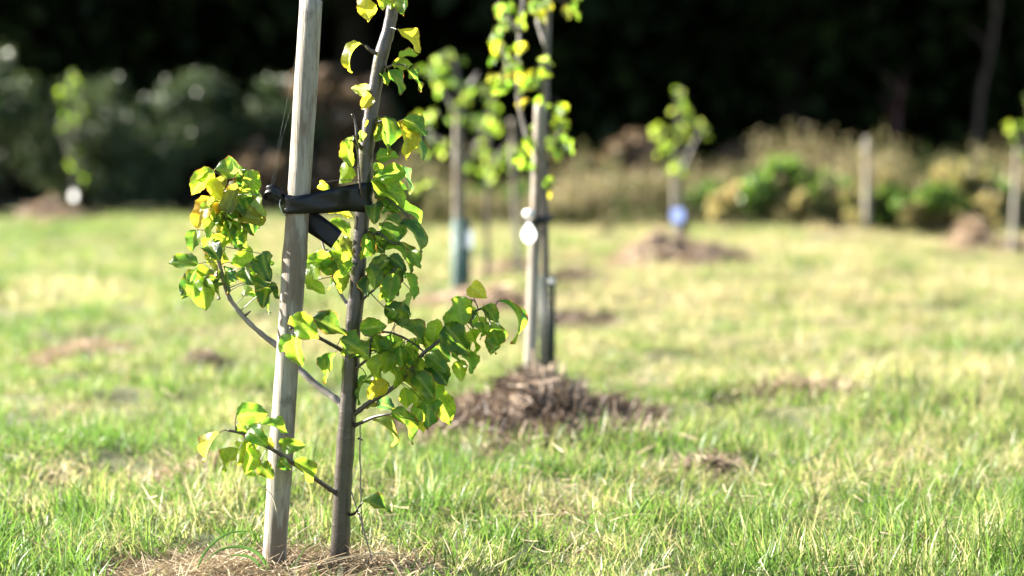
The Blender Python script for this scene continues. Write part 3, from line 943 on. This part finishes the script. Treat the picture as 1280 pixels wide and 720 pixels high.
# knot at the left of the stake: a crumpled loop
for (cs, w, sd) in ((((357, 249, -.2), (350, 243, -.7), (341, 237, -.9), (333, 237, -.5), (331, 243, .1), (338, 247, .5), (348, 250, .6), (356, 252, .4)), 5.5, 5),
                    (((356, 246, .2), (349, 240, .4), (342, 236, .1), (338, 240, -.4), (345, 246, -.5), (353, 250, -.8)), 4.5, 6)):
    st = []
    for i, (px, py, q) in enumerate(cs):
        a = i * .5
        st.append((P(px, py, STAKE1_Y - .004 + q * .022) - tie_o, Vector((math.sin(a) * .3, .35 * math.cos(a), 1)).normalized() * w * SC1, Vector((math.sin(a * 1.7), -math.cos(a * 1.7), .2)).normalized()))
    V, F = band(resample(st), .003, seed=sd)
    obj('knot', mesh_np('knot', V, F), M_rubber, tie)
w_ = [P(351, 248, STAKE1_Y - .02), P(349.5, 254, STAKE1_Y - .024), P(351, 262, STAKE1_Y - .022), P(355, 270, STAKE1_Y - .02)]
V, F = tube(local(smooth_path(w_, 4), tie_o), [.0011] * 13, 6)
obj('wire_clip', mesh_np('wire_clip', V, F), M_wire, tie)

# twine hanging from the low branch, silk threads beside the stake
def line(name, label, cat, px_pts, rad, mat, group=None):
    ps = [P(*p) for p in px_pts]
    path = smooth_path(ps, 6)
    rr = random.Random(len(path) + int(px_pts[0][0]))
    path = [Vector(p) + Vector((rr.uniform(-1, 1), rr.uniform(-1, 1), 0)) * rad * .5 for p in path]
    V, F = tube(local(path, ps[-1]), [rad * rr.uniform(.8, 1.2) for _ in path], 6)
    return tag(obj(name, mesh_np(name, V, F), mat, None, ps[-1]), label, cat, group)

line('twine', 'limp twine hanging straight down from the low twig of the young tree', 'twine', [(450, 530, Y1 - .025), (450, 560, Y1 - .03), (451, 600, Y1 - .03), (452, 640, Y1 - .03), (453, 668, Y1 - .03)], .0019, M_twine)
line('twine', 'slanting twine running from the trunk down into the straw', 'twine', [(439, 614, Y1 - .02), (446, 636, Y1 - .03), (453, 655, Y1 - .035), (461, 685, Y1 - .04), (471, 722, Y1 - .05)], .0021, M_twine)
line('spider_thread', 'faint spider thread from the stake to the knot of the strap', 'thread', [(373, 50, STAKE1_Y - .01), (358, 130, STAKE1_Y - .01), (345, 195, STAKE1_Y - .01), (338, 240, STAKE1_Y - .01)], .00011, M_silk)
line('spider_thread', 'short spider thread low down between stake and the leafy side branch', 'thread', [(367, 125, STAKE1_Y - .01), (352, 175, STAKE1_Y - .01), (343, 225, STAKE1_Y - .01), (332, 258, STAKE1_Y - .01)], .00011, M_silk)

# broad grass blades and dry stalks at the foot of the stake
def ribbon(pts3, w, n=14):
    path = smooth_path(pts3, n)
    V, F = [], []
    for i, p in enumerate(path):
        t = i / (len(path) - 1)
        d = Vector(path[min(i + 1, len(path) - 1)]) - Vector(path[max(i - 1, 0)])
        s = d.cross(Vector((.25, -1, .35))).normalized()
        ww = w * (1 - t ** 2.5) * .5 * min(1, .5 + t * 3) + .0003
        V += [Vector(p) - s * ww, Vector(p) + Vector((0, .0012, 0)), Vector(p) + s * ww]
    for i in range(len(path) - 1):
        for j in (0, 1):
            a = i * 3 + j
            F.append((a, a + 1, a + 4, a + 3))
    return V, F

M_blade = card_leaf('broad_grass_blade', (.055, .12, .03), (.10, .18, .05), .4, .35, 2.2, .6)
g0 = P(340, 716, 5.98)
tuft = empty('broad_grass_tuft', g0)
tag(tuft, 'arching broad green grass blades at the foot of the round stake', 'grass tuft')
for bl, w in ((((338, 720, 5.98), (326, 695, 5.97), (304, 684, 5.96), (276, 687, 5.95), (252, 706, 5.94)), .009),
              (((336, 722, 5.97), (318, 700, 5.96), (300, 694, 5.95), (282, 696, 5.94)), .007),
              (((246, 712, 5.97), (258, 688, 5.98), (282, 668, 6.0), (306, 664, 6.01), (326, 668, 6.02)), .006),
              (((350, 722, 5.95), (372, 700, 5.93), (384, 680, 5.92)), .004)):
    V, F = ribbon(local([P(*p) for p in bl], g0), w)
    obj('blade', mesh_np('blade', V, F), M_blade, tuft)
for i, (lab, ps, w) in enumerate((
    ('bent dry stalk sticking up between stake and trunk', ((412, 716, 5.98), (404, 690, 5.98), (396, 662, 5.98)), .0024),
    ('long pale dry stalk lying from the stake across the trunk foot', ((356, 716, 5.95), (400, 706, 5.94), (440, 696, 5.94), (480, 690, 5.95)), .0022),
    ('pale dry stalk leaning out of the straw right of the twine', ((532, 722, 5.95), (524, 700, 5.96), (516, 684, 5.97)), .0024),
    ('thick pale stalk leaning right at the edge of the straw', ((568, 722, 5.9), (580, 702, 5.9), (594, 684, 5.9)), .003),
    ('dry curled stalk stuck to the left edge of the stake', ((346, 640, 5.99), (340, 620, 6.0), (328, 608, 6.0), (316, 607, 6.0)), .0026))):
    a = P(*ps[0])
    V, F = tube(local(smooth_path([P(*p) for p in ps], 5), a), [w * .5] * (5 * (len(ps) - 1) + 1), 6)
    tag(obj('dry_stalk', mesh_np('dry_stalk', V, F), simple('dry_stalk', (.45, .37, .24), .6, .2, 40), None, a), lab, 'stalk')


# ------------------------------------------------------------------ trees farther off
def far_tree(label, Y, trunk, rad_px, branches, clusters, seed, leaf_m=.062, cols='ymgyYgmb', group=None):
    """trunk / branches in pixels; clusters (cx, cy, rx, ry, number of leaves)"""
    rr = random.Random(seed)
    k = Y / ca / FPX
    p0 = P(trunk[0][0], trunk[0][1], Y)
    e = empty('young_tree', p0); tag(e, label, 'tree', group)
    path = smooth_path([(a, b) for a, b in trunk], 4)
    n = len(path)
    pts3 = [P(q[0], q[1], Y) for q in path]
    V, F = tube(local(pts3, p0), [rad_px * k * (1 - .6 * i / n) * rr.uniform(.94, 1.06) for i in range(n)], 10, jitter=.05, seed=seed)
    obj('trunk', mesh_np('trunk', V, F), M_bark, e)
    nodes = [(q[0], q[1], Y) for q in path]
    for bi, bp in enumerate(branches):
        dy = rr.uniform(-.12, .12)
        sp = smooth_path([(q[0], q[1], Y + dy * i / (len(bp) - 1)) for i, q in enumerate(bp)], 4)
        V, F = tube(local([P(*s) for s in sp], p0), [rad_px * k * (.55 - .35 * i / len(sp)) for i in range(len(sp))], 7, jitter=.05, seed=bi)
        obj('branch', mesh_np('branch', V, F), M_greybark, e)
        nodes += [tuple(s) for s in sp]
    stalks = []
    for (cx, cy, rx, ry, m) in clusters:
        for _ in range(m):
            a = rr.random() * 6.283; q = math.sqrt(rr.random())
            bx, by = cx + math.cos(a) * q * rx, cy + math.sin(a) * q * ry
            s = min(nodes, key=lambda s: math.hypot(s[0] - bx, s[1] - by))
            yb = s[2] + rr.uniform(-.12, .12)
            L = leaf_m * rr.uniform(.75, 1.15)
            an = rr.gauss(math.pi / 2, .9)
            Bp = P(bx, by, yb)
            Tp = Bp + Vector((math.cos(an), rr.uniform(-.5, .5), -math.sin(an))).normalized() * L
            put_leaf(e, Bp, Tp, L * rr.uniform(.35, .8), rr.choice(cols), None, rr)
            A = P(*s)
            if (A - Bp).length > .01:
                stalks.append(tube(local([A, (A + Bp) / 2 + Vector((0, 0, .01)), Bp], p0), [.002, .0015, .001], 4, cap=False))
    V, F = merge(stalks)
    obj('twigs', mesh_np('twigs', V, F), M_twig, e)['kind'] = 'stuff'
    return e


def guard(label, px, py0, py1, Y, rad, mat, rows=14, cols=12, solid=.5):
    """net sleeve round a trunk: rings and uprights of flat plastic strip"""
    b, t = P(px[0], py1, Y), P(px[1], py0, Y)
    e = empty('tree_guard', b); tag(e, label, 'tree guard')
    parts = []
    ax = t - b
    for i in range(rows + 1):
        c = ax * (i / rows)
        ring = [c + Vector((math.cos(a) * rad, math.sin(a) * rad, 0)) for a in np.linspace(0, 2 * math.pi, 13)]
        parts.append(tube(ring, [.0045 * solid * 2] * 13, 4, cap=False))
    V, F = merge(parts); obj('ring_net', mesh_np('ring_net', V, F), mat, e)
    parts = []
    for j in range(cols):
        a = 2 * math.pi * j / cols
        o = Vector((math.cos(a) * (rad + .002), math.sin(a) * (rad + .002), 0))
        parts.append(tube([o, ax * .5 + o, ax + o], [.0045 * solid * 2] * 3, 4))
    V, F = merge(parts); obj('upright_net', mesh_np('upright_net', V, F), mat, e)
    return e


def plant_tag(label, px, py, Y, w, h, mat, shape='drop', rot=0.0):
    c = P(px, py, Y)
    n = 20
    out = []
    for i in range(n):
        a = 2 * math.pi * i / n
        x, z = math.cos(a) * w / 2, math.sin(a) * h / 2
        if shape == 'drop' and z > 0: x *= 1 - .55 * (z / (h / 2)) ** 1.5; z *= 1.35
        if shape == 'rect':
            m_ = max(abs(math.cos(a)), abs(math.sin(a))); x = math.cos(a) / m_ * w / 2; z = math.sin(a) / m_ * h / 2
        out.append(Vector((x * math.cos(rot), x * math.sin(rot), z)))
    th = Vector((-math.sin(rot), math.cos(rot), 0)) * .0012
    V = [v - th for v in out] + [v + th for v in out]
    F = [tuple(range(n)), tuple(range(2 * n - 1, n - 1, -1))] + [(i, i + n, (i + 1) % n + n, (i + 1) % n) for i in range(n)]
    e = empty('plant_tag', c); tag(e, label, 'tag')
    obj('plate', mesh_np('plate', V, F, False), mat, e)
    V, F = tube([Vector((0, 0, h * .55)), Vector((.004, .004, h * .75)), Vector((.008, .012, h * .95))], [.0012] * 3, 5)
    obj('tag_string', mesh_np('tag_string', V, F), M_twine, e)
    return e


def dist(py):
    return CAMH * FPX / (py - HOR)

# second tree, with its stake, net guard, tie and round tag
Y2 = dist(507)
far_tree('blurred young tree with net guard on the big lumpy brown hay mound', Y2 + .06,
         [(685, 520), (684, 440), (682, 350), (681, 260), (681, 180), (683, 100), (685, 20), (688, -70), (690, -160), (692, -240)], 6,
         [[(680, 235), (668, 205), (657, 165), (648, 125), (647, 70), (653, 10), (660, -60)], [(682, 200), (694, 175), (704, 150)], [(681, 160), (690, 190), (704, 200)], [(684, 60), (672, 20), (690, -10)], [(648, 90), (636, 80), (626, 60)], [(650, 40), (634, 20), (622, 5)]],
         [(633, 8, 12, 10, 5), (690, 2, 26, 9, 8), (626, 36, 9, 16, 4), (632, 72, 12, 16, 6), (630, 100, 14, 9, 5), (664, 84, 12, 22, 7), (668, 118, 10, 12, 5), (660, 20, 10, 12, 4), (697, 138, 14, 14, 8), (702, 178, 18, 16, 9), (664, 165, 10, 16, 5), (658, 205, 8, 14, 4), (686, 225, 12, 14, 4), (650, 55, 8, 20, 3), (670, -60, 40, 40, 14), (690, -160, 34, 50, 12)], 41, .064, 'ymgypobgY')
stake('wooden_stake', 'pale stake of the tree with the round white tag', (661, 512), (675, 132), Y2, 15.5, 14.5, M_stake_tan)
guard('dark green net guard round the trunk on the big brown hay mound', (684, 684), 346, 512, Y2 + .06, .026, M_dkgreen, 16, 8)
plant_tag('round white tag hanging on the pale stake above the big brown hay mound', 661, 293, Y2 - .06, .075, .066, M_white, 'drop', -.75)
t2o = P(671, 276, Y2)
t2 = empty('tree_tie', t2o); tag(t2, 'black tie with bright buckle above the round white tag', 'strap')
st = []
for a in np.linspace(0, 2 * math.pi, 17):
    st.append((Vector((.006 + math.cos(a) * .058, .035 + math.sin(a) * .075, .012 * math.cos(a))), Vector((0, 0, .016)), Vector((math.cos(a), math.sin(a), 0))))
V, F = band(st, .003); obj('band', mesh_np('band', V, F), M_rubber, t2)
V, F = tube([Vector((-.045, -.03, .03)), Vector((-.03, -.042, .03)), Vector((-.014, -.046, .032))], [.014, .017, .013], 10)
obj('buckle', mesh_np('buckle', V, F), M_white, t2)  # white colour stands for the highlight on the buckle
plant_tag('small white plate standing for the highlight at the top of the dark green net guard', 690, 351, Y2 - .0, .03, .022, M_white, 'rect', -.8)  # white plate added as the highlight on the guard's top

# third tree: teal guard, pale plate
Y3 = dist(381)
far_tree('blurred young tree rising from the teal net guard', Y3 + .05,
         [(577, 381), (577, 300), (576, 220), (575, 150), (572, 100), (566, 65)], 4.5,
         [[(576, 215), (590, 190), (604, 165)], [(576, 200), (556, 180), (536, 165)], [(575, 150), (558, 120), (540, 95)], [(574, 130), (588, 105), (598, 90)]],
         [(540, 92, 14, 22, 11), (560, 80, 18, 22, 14), (570, 115, 22, 20, 14), (598, 108, 14, 16, 6), (536, 155, 14, 18, 7), (545, 185, 16, 18, 7), (572, 145, 16, 14, 7), (600, 155, 12, 22, 6), (535, 235, 10, 12, 3), (590, 215, 12, 16, 4), (575, 260, 8, 10, 2)], 43, .062, 'pmgpymbg')
stake('wooden_stake', 'pale straight stake standing in the teal net guard', (570, 381), (572, 140), Y3, 8.5, 8, M_stake_tan)
guard('teal net guard with a pale plate on its side', (575, 577), 276, 382, Y3 + .02, .05, M_teal, 12, 14, .7)
plant_tag('pale rectangular plate on the teal net guard', 586, 299, Y3 - .05, .06, .11, M_plate, 'rect', -.5)

# fourth: thin tree and bare stake behind
Y4 = dist(352)
far_tree('thin pale leaved young tree between the teal guard and the slanting stake', Y4 + .05,
         [(609, 352), (609, 280), (610, 220), (612, 160), (616, 118)], 3.6,
         [[(610, 220), (622, 195), (634, 180)], [(611, 180), (602, 160), (598, 145)]],
         [(617, 128, 7, 7, 3), (606, 150, 9, 9, 5), (620, 156, 9, 9, 5), (609, 185, 9, 14, 6), (630, 200, 16, 18, 9), (614, 215, 12, 12, 6), (645, 190, 10, 16, 5)], 44, .062, 'pmgyp')
stake('wooden_stake', 'bare slanting stake behind the tree with the round white tag', (648, 352), (640, 150), Y4, 8, 7.5, M_stake_tan)

# tree with the blue label
Y5 = dist(320)
far_tree('blurred young tree with the small blue label before the weeds', Y5 + .05,
         [(851, 322), (850, 280), (849, 230), (848, 180), (849, 140), (850, 112)], 3.4,
         [[(849, 220), (862, 190), (874, 165)], [(849, 200), (834, 180), (824, 160)]],
         [(848, 150, 16, 30, 16), (828, 160, 12, 22, 10), (872, 165, 10, 24, 9), (846, 195, 16, 20, 10), (850, 120, 8, 10, 5), (828, 185, 8, 8, 4), (846, 212, 7, 7, 4)], 45, .060, 'ppmgyp')
stake('wooden_stake', 'short stake beside the tree with the blue label', (843, 322), (842, 222), Y5, 5, 4.5, M_stake_tan)
guard('dark narrow net guard under the blue label', (852, 851), 272, 322, Y5 + .05, .040, M_dkgreen, 8, 12, .8)
plant_tag('small blue label on the tree before the weeds', 847, 269, Y5 - .05, .13, .11, M_blue, 'rect', -.75)

# tree before the hedge
Y6 = dist(276)
far_tree('blurred young tree with a white tag before the dark hedge', Y6 + .05,
         [(94, 278), (93, 230), (90, 180), (88, 140), (92, 90)], 2.6,
         [[(91, 200), (80, 175), (76, 150)], [(90, 170), (100, 140), (104, 120)]],
         [(80, 118, 12, 14, 9), (94, 100, 10, 14, 8), (84, 150, 11, 14, 10), (98, 140, 10, 20, 8), (92, 180, 12, 14, 8), (100, 215, 16, 14, 6), (88, 205, 8, 8, 3)], 46, .062, 'ymgym')
plant_tag('white tag low on the tree before the dark hedge', 92, 245, Y6 - .05, .11, .095, M_white, 'drop', -.75)

# tree at the right by the weeds
Y7 = dist(318)
far_tree('blurred young tree on the pale stake beside the rounded tan mound', Y7 + .05,
         [(1290, 320), (1290, 260), (1289, 200), (1288, 150), (1290, 100)], 2.4,
         [[(1289, 200), (1276, 170), (1264, 155)], [(1289, 180), (1292, 150), (1300, 130)]],
         [(1270, 165, 8, 12, 8), (1285, 140, 16, 24, 12), (1295, 180, 14, 20, 8), (1276, 190, 8, 12, 5)], 47, .060, 'ymgpg')
stake('wooden_stake', 'pale leaning stake beside the rounded tan mound', (1265, 318), (1272, 185), Y7, 6.5, 6, M_stake)


# ------------------------------------------------------------------ masses of foliage
def cards(n, pos, s0, s1, r, aspect=.6, up=.3):
    """n folded leaf faces about the points pos -> V, F(tri pairs as quads), tint"""
    L = s0 + (s1 - s0) * r.random(n)
    nr = r.normal(0, 1, (n, 3)); nr[:, 2] = np.abs(nr[:, 2]) + up
    nr /= np.linalg.norm(nr, axis=1)[:, None]
    d = np.cross(nr, r.normal(0, 1, (n, 3))); d /= np.linalg.norm(d, axis=1)[:, None]
    s = np.cross(nr, d)
    V = np.zeros((n, 4, 3))
    V[:, 0] = pos; V[:, 2] = pos + d * L[:, None] - nr * (L * .15)[:, None]
    mid = pos + d * (L * .45)[:, None]
    V[:, 1] = mid + s * (L * aspect / 2)[:, None] + nr * (L * .08)[:, None]
    V[:, 3] = mid - s * (L * aspect / 2)[:, None] + nr * (L * .08)[:, None]
    F = np.arange(n * 4).reshape(n, 4)
    return V.reshape(-1, 3), F, np.repeat(r.random(n), 4)


def clump_points(n, centres, radii, r):
    """points gathered in clumps, denser towards each clump's rim"""
    k = r.integers(0, len(centres), n)
    v = r.normal(0, 1, (n, 3)); v /= np.linalg.norm(v, axis=1)[:, None]
    q = r.random(n) ** .45
    return np.asarray(centres)[k] + v * (q * np.asarray(radii)[k])[:, None]


def shrub_mesh(w, h, dpt, n, s0, s1, seed, clumps=26):
    r = np.random.default_rng(seed)
    cs, rs_ = [], []
    for _ in range(clumps):
        a = r.random() * 6.28; q = math.sqrt(r.random())
        z = r.random() ** .8
        taper = math.sqrt(max(.05, 1 - z ** 2.2))
        cs.append((math.cos(a) * q * w / 2 * taper, math.sin(a) * q * dpt / 2 * taper, .12 * h + z * h * .85))
        rs_.append((.10 + .13 * r.random()) * h)
    p = clump_points(n, cs, rs_, r)
    p[:, 2] = np.abs(p[:, 2])
    V, F, t = cards(n, p, s0, s1, r)
    t = np.clip(t * .6 + np.repeat(vnoise(p[:, 0] * 3, p[:, 2] * 3, 1.5, seed), 4) * .6 - .1, 0, 1)
    return V, F, t, cs


def shrub(name, label, cat, loc, V, F, t, cs, mat, smat, group=None, mesh=None, stems=7, srad=.012):
    e = empty(name, loc); tag(e, label, cat, group)
    me = mesh or mesh_np('foliage', V, F, False, {'tint': t})
    obj('foliage', me, mat, e)
    parts = []
    rr = random.Random(int(abs(loc[0]) * 10))
    for i in range(stems):
        c = cs[(i * 3) % len(cs)]
        b = Vector((c[0] * .25, c[1] * .25, -.05)); t_ = Vector(c)
        m_ = (b + t_) / 2 + Vector((rr.uniform(-.1, .1), rr.uniform(-.1, .1), .05))
        parts.append(tube(smooth_path([b, m_, t_], 3), [srad * (1 - .1 * k) for k in range(7)], 6))
    V2, F2 = merge(parts)
    obj('stem', mesh_np('stem', V2, F2), smat, e)
    return e, me

# hedge on the left
hv = [shrub_mesh(2.1, 1.62, 1.3, 6500, .045, .085, s) for s in (51, 52, 53)]
hm = [None] * 3
hedge_spec = [(-7.6, 29.4, 1.10, 'dense dark hedge bush well left of the tree with the white tag'), (-6.2, 29.2, 1.15, 'tallest dark hedge bush left of the tree with the white tag'), (-5.0, 29.6, 1.0, 'dark hedge bush right behind the tree with the white tag'),
              (-3.9, 29.4, .98, 'dark hedge bush second to the right of the white tagged tree'), (-2.9, 29.7, .95, 'dark hedge bush third to the right of the white tagged tree'), (-1.9, 30.2, .85, 'dark hedge bush nearest the dead bracken behind the stake')]
for i, (x, y, s, lab) in enumerate(hedge_spec):
    k = i % 3
    e, hm[k] = shrub('hedge_bush', lab, 'bush', (x, y, 0), *hv[k], M_hedge_leaf, M_oldbark, 'hedge bushes along the wood', hm[k], 9, .02)
    e.scale = (s, s, s); e.rotation_euler[2] = i * 1.3

# dead bracken clumps
bk = [shrub_mesh(1.15, .85, .8, 2600, .05, .14, s, 16) for s in (61, 62)]
bm = [None] * 2
for i, (px, py, Y, s, lab) in enumerate(((412, 262, 29.6, 1.75, 'brown dead bracken clump behind the black strap'), (330, 268, 28.6, .8, 'low dead bracken clump at the end of the dark hedge'), (790, 262, 27.6, 1.0, 'rounded brown dead bracken clump left of the blue labelled tree'), (735, 268, 28.0, .8, 'smaller brown dead bracken clump beside the rounded one'), (920, 262, 28.5, .85, 'sparse dead bracken clump right of the blue labelled tree'))):
    k = i % 2
    p = P(px, py, Y)
    e, bm[k] = shrub('dead_bracken', lab, 'bracken', (p.x, Y, 0), *bk[k], M_bracken, M_twig, 'dead bracken along the wood', bm[k], 6, .008)
    e.scale = (s, s, s); e.rotation_euler[2] = i * 2.1

# green weeds along the far edge of the meadow
wv = [shrub_mesh(1.0, .55, .7, 2600, .05, .11, s, 18) for s in (71, 72, 73)]
wm = [None] * 3
weeds = [(520, 26.2, .8, 'green weed clump left of the teal guard'), (600, 26.0, .7, 'green weed clump behind the thin pale leaved tree'), (655, 25.8, .8, 'green weed clump behind the bare slanting stake'), (745, 25.4, .75, 'green weed clump below the smaller brown bracken'),
         (805, 25.2, .8, 'green weed clump below the rounded brown bracken'), (890, 24.8, .85, 'bright green weed clump right of the blue label'), (975, 24.4, 1.25, 'large dark green weed clump in the weedy edge'), (1030, 24.2, 1.0, 'green weed clump beside the large dark one'),
         (1120, 24.0, .8, 'green weed clump below the old wooden post'), (1170, 23.6, .85, 'yellowish weed clump left of the rounded tan mound'), (1250, 24.4, .9, 'green weed clump behind the pale leaning stake')]
low = [(700, 25.2, .5, 'small straw coloured weed tuft below the smaller brown bracken'), (770, 24.9, .55, 'yellowish weed tuft between two green clumps left of the blue label'), (830, 24.6, .5, 'short pale weed tuft just behind the blue label'),
       (925, 24.2, .75, 'straw coloured weed heap left of the large dark green clump'), (1000, 23.9, .6, 'pale weed tuft in front of the large dark green clump'), (1065, 23.9, .7, 'straw coloured weed heap left of the old wooden post'),
       (1100, 24.3, .9, 'tall straw coloured weed heap at the foot of the old wooden post'), (1145, 23.6, .5, 'small olive weed tuft right of the old wooden post'), (1200, 23.9, 1.0, 'large straw coloured weed heap behind the rounded tan mound'), (1235, 23.5, .6, 'olive weed tuft between the rounded tan mound and pale stake')]
for i, (px, Y, s, lab) in enumerate(low):
    k = i % 3
    x = (px - 640) / FPX * Y
    V_, F_, t_, cs_ = wv[k]
    if i < 3: dm = [None] * 3 if i == 0 else dm
    e, dm[k] = shrub('dry_weed_clump', lab, 'weeds', (x, Y, 0), V_, F_, t_, cs_, M_herb_olive, M_twig, 'dry weeds along the meadow edge', dm[k], 6, .006)
    e.scale = (s, s, s * 1.15); e.rotation_euler[2] = i * 2.3
for i, (px, Y, s, lab) in enumerate(weeds):
    k = i % 3
    x = (px - 640) / FPX * Y
    e, wm[k] = shrub('weed_clump', lab, 'weeds', (x, Y, 0), *wv[k], M_herb_green, M_twig, 'weeds along the meadow edge', wm[k], 6, .006)
    e.scale = (s, s, s); e.rotation_euler[2] = i * 1.7

# tall dry grasses and seeding herbs between the weeds: past counting
r = np.random.default_rng(88)
xx, yy, hh, tt = [], [], [], []
for c in range(200):
    cpx = 470 + 900 * r.random()
    if cpx < 690 and r.random() < .6: continue
    cy = 24.0 + 3.4 * r.random() ** 1.3 + max(0, 760 - cpx) / 300 * 1.6
    cx = (cpx - 640) / FPX * cy
    ch = (.22 + .78 * r.random() ** 1.6) * (.75 if cpx < 700 else 1.0) * (.75 + .12 * (cy - 24))
    ct = r.random() ** .8
    m = int(10 + 26 * r.random()); sp = .08 + .16 * r.random()
    xx.append(cx + r.normal(0, sp, m)); yy.append(cy + r.normal(0, sp, m))
    hh.append(ch * (.6 + .5 * r.random(m))); tt.append(np.clip(ct * .85 + r.normal(.05, .12, m), 0, 1))
xx, yy, hh, tt = map(np.concatenate, (xx, yy, hh, tt))
n = len(xx)
Vs, Fs, Ts = [], [], []
off = 0
lean = r.normal(0, .14, (n, 2)) + np.array([.05, 0])
base = np.stack([xx, yy, np.zeros(n)], -1)
tip = base + np.stack([lean[:, 0] * hh, lean[:, 1] * hh, hh], -1)
for sgn, wx, wy in ((0, .006, 0), (1, 0, .006)):
    Q = np.zeros((n, 4, 3)); w = np.array([wx, wy, 0])
    Q[:, 0] = base - w; Q[:, 1] = base + w; Q[:, 2] = tip + w * .5; Q[:, 3] = tip - w * .5
    Vs.append(Q.reshape(-1, 3)); Fs.append(np.arange(n * 4).reshape(n, 4) + off); Ts.append(np.repeat(tt, 4)); off += n * 4
m = 26
k = np.repeat(np.arange(n), m)
f = .45 + .58 * r.random(n * m)
f = np.where(tt[k] < .4, .05 + .95 * r.random(n * m), f)
pos = base[k] + (tip - base)[k] * f[:, None] + r.normal(0, .022, (n * m, 3))
V, F, t = cards(n * m, pos, .025, .075, r, .45)
Vs.append(V); Fs.append(F + off); Ts.append(np.clip(np.repeat(tt[k], 4) * .7 + t * .3, 0, 1))
herbs = obj('tall_dry_herbs', mesh_np('tall_dry_herbs', np.concatenate(Vs), np.concatenate(Fs), False, {'tint': np.concatenate(Ts)}), M_herb_dry)
tag(herbs, 'tall straw coloured grasses and seeding weeds along the wood', 'dry grass', kind='stuff')

# old post and stems in the weeds
stake('wooden_post', 'old pale wooden post among the weeds before the wood', (1083, 297), (1084, 172), 23.6, 8, 7.5, M_stake_tan)
def sapling(name, label, pts_px, Y, rad, mat, cat='sapling'):
    a = P(*pts_px[0], Y); a.z = 0
    e = empty(name, a); tag(e, label, cat)
    ps = [a] + [P(q[0], q[1], Y) for q in pts_px[1:]]
    path = smooth_path(ps, 5)
    V, F = tube(local(path, a), [rad * (1 - .6 * i / len(path)) for i in range(len(path))], 8, jitter=.1)
    obj('trunk', mesh_np('trunk', V, F), mat, e)
    rr = random.Random(int(pts_px[0][0]))
    for i in range(4):
        s = Vector(path[len(path) * (4 + i) // 8]); t = s + Vector((rr.uniform(-.35, .35), rr.uniform(-.2, .2), rr.uniform(.25, .5)))
        V, F = tube(local([s, (s + t) / 2 + Vector((0, 0, .04)), t], a), [rad * .4, rad * .3, rad * .15], 6)
        obj('branch', mesh_np('branch', V, F), mat, e)
    return e
M_tanstem = simple('tan_stem', (.055, .036, .028), .8, .3, 15)
sapling('dead_sapling', 'slim dead tan sapling standing at the edge of the wood', [(1218, 290), (1219, 200), (1226, 120), (1236, 75), (1246, 10), (1250, -60)], 30.5, .05, M_tanstem)
sapling('dead_sapling', 'dark red stem standing behind the old wooden post', [(1118, 290), (1118, 200), (1123, 140), (1125, 115)], 30.0, .055, M_redstem)

# ------------------------------------------------------------------ the wood
def crown_mesh(seed, n=6800):
    r = np.random.default_rng(seed)
    cs, rs_ = [], []
    for _ in range(34):
        a = r.random() * 6.28; z = r.random()
        rad = 3.4 * math.sqrt(max(.08, 1 - (abs(z - .38) / .66) ** 2.2)) * math.sqrt(r.random())
        cs.append((math.cos(a) * rad, math.sin(a) * rad, 2.7 + z * 9.0)); rs_.append(.9 + .9 * r.random())
    p = clump_points(n, cs, rs_, r)
    p[:, 2] = np.maximum(p[:, 2], 1.6 + r.random(n) * .6)
    V, F, t = cards(n, p, .26, .46, r, .7, .5)
    return mesh_np('crown', V, F, False, {'tint': t}), cs

crowns = [crown_mesh(s) for s in (81, 82, 83)]
trunks = []
for k, (cm, cs) in enumerate(crowns):
    rr = random.Random(k)
    parts = [tube(smooth_path([(0, 0, -.2), (.05, .02, 2.5), (-.06, .05, 6), (.05, 0, 10.5)], 5), [.26 - .014 * i for i in range(16)], 10, jitter=.08)]
    for i in range(9):
        c = Vector(cs[i * 3]); s = Vector((0, 0, max(1.8, c.z * .62)))
        parts.append(tube(smooth_path([s, (s + c) / 2 + Vector((0, 0, .25)), c], 3), [.09 - .009 * j for j in range(7)], 6))
    V, F = merge(parts)
    trunks.append(mesh_np('trunk', V, F))
wood = []
rr = random.Random(77)
# edge slants away leftwards; unseen trees extend it there to shade the hedge
for row, (off, cnt) in enumerate(((3.6, 11), (8.2, 10), (13.0, 8), (18.0, 7))):
    for i in range(cnt):
        x = 20 - i * 5.4 - row * 1.9 + rr.uniform(-.8, .8)
        edge = 29.3 + .27 * max(-x - 2, 0) + (1.2 if x > -2 else 0)
        wood.append((x, edge + off + rr.uniform(-.6, .6)))
for i, (x, y) in enumerate(wood):
    k = i % 3
    e = empty('woodland_tree', (x, y, 0))
    tag(e, 'tall dark leafy tree in the shaded wood behind the meadow', 'tree', 'dark trees of the wood')
    s = rr.uniform(.95, 1.2)
    e.scale = (s, s, s); e.rotation_euler[2] = rr.random() * 6.28
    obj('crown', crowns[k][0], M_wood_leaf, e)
    obj('trunk', trunks[k], M_oldbark, e)

# undergrowth filling the wood: a single dark mass
r = np.random.default_rng(99)
n = 76000
px = -500 + 2300 * r.random(n)
yy = 33.5 + 17 * r.random(n)
xx = (px - 640) / FPX * yy
zz = 4.2 * r.random(n) ** 1.1 * (.55 + .6 * vnoise(xx, yy, .5, 41))
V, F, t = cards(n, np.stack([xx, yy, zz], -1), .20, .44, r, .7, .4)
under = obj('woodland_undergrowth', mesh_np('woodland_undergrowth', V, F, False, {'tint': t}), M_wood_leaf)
tag(under, 'deep dark undergrowth inside the wood', 'undergrowth', kind='stuff')
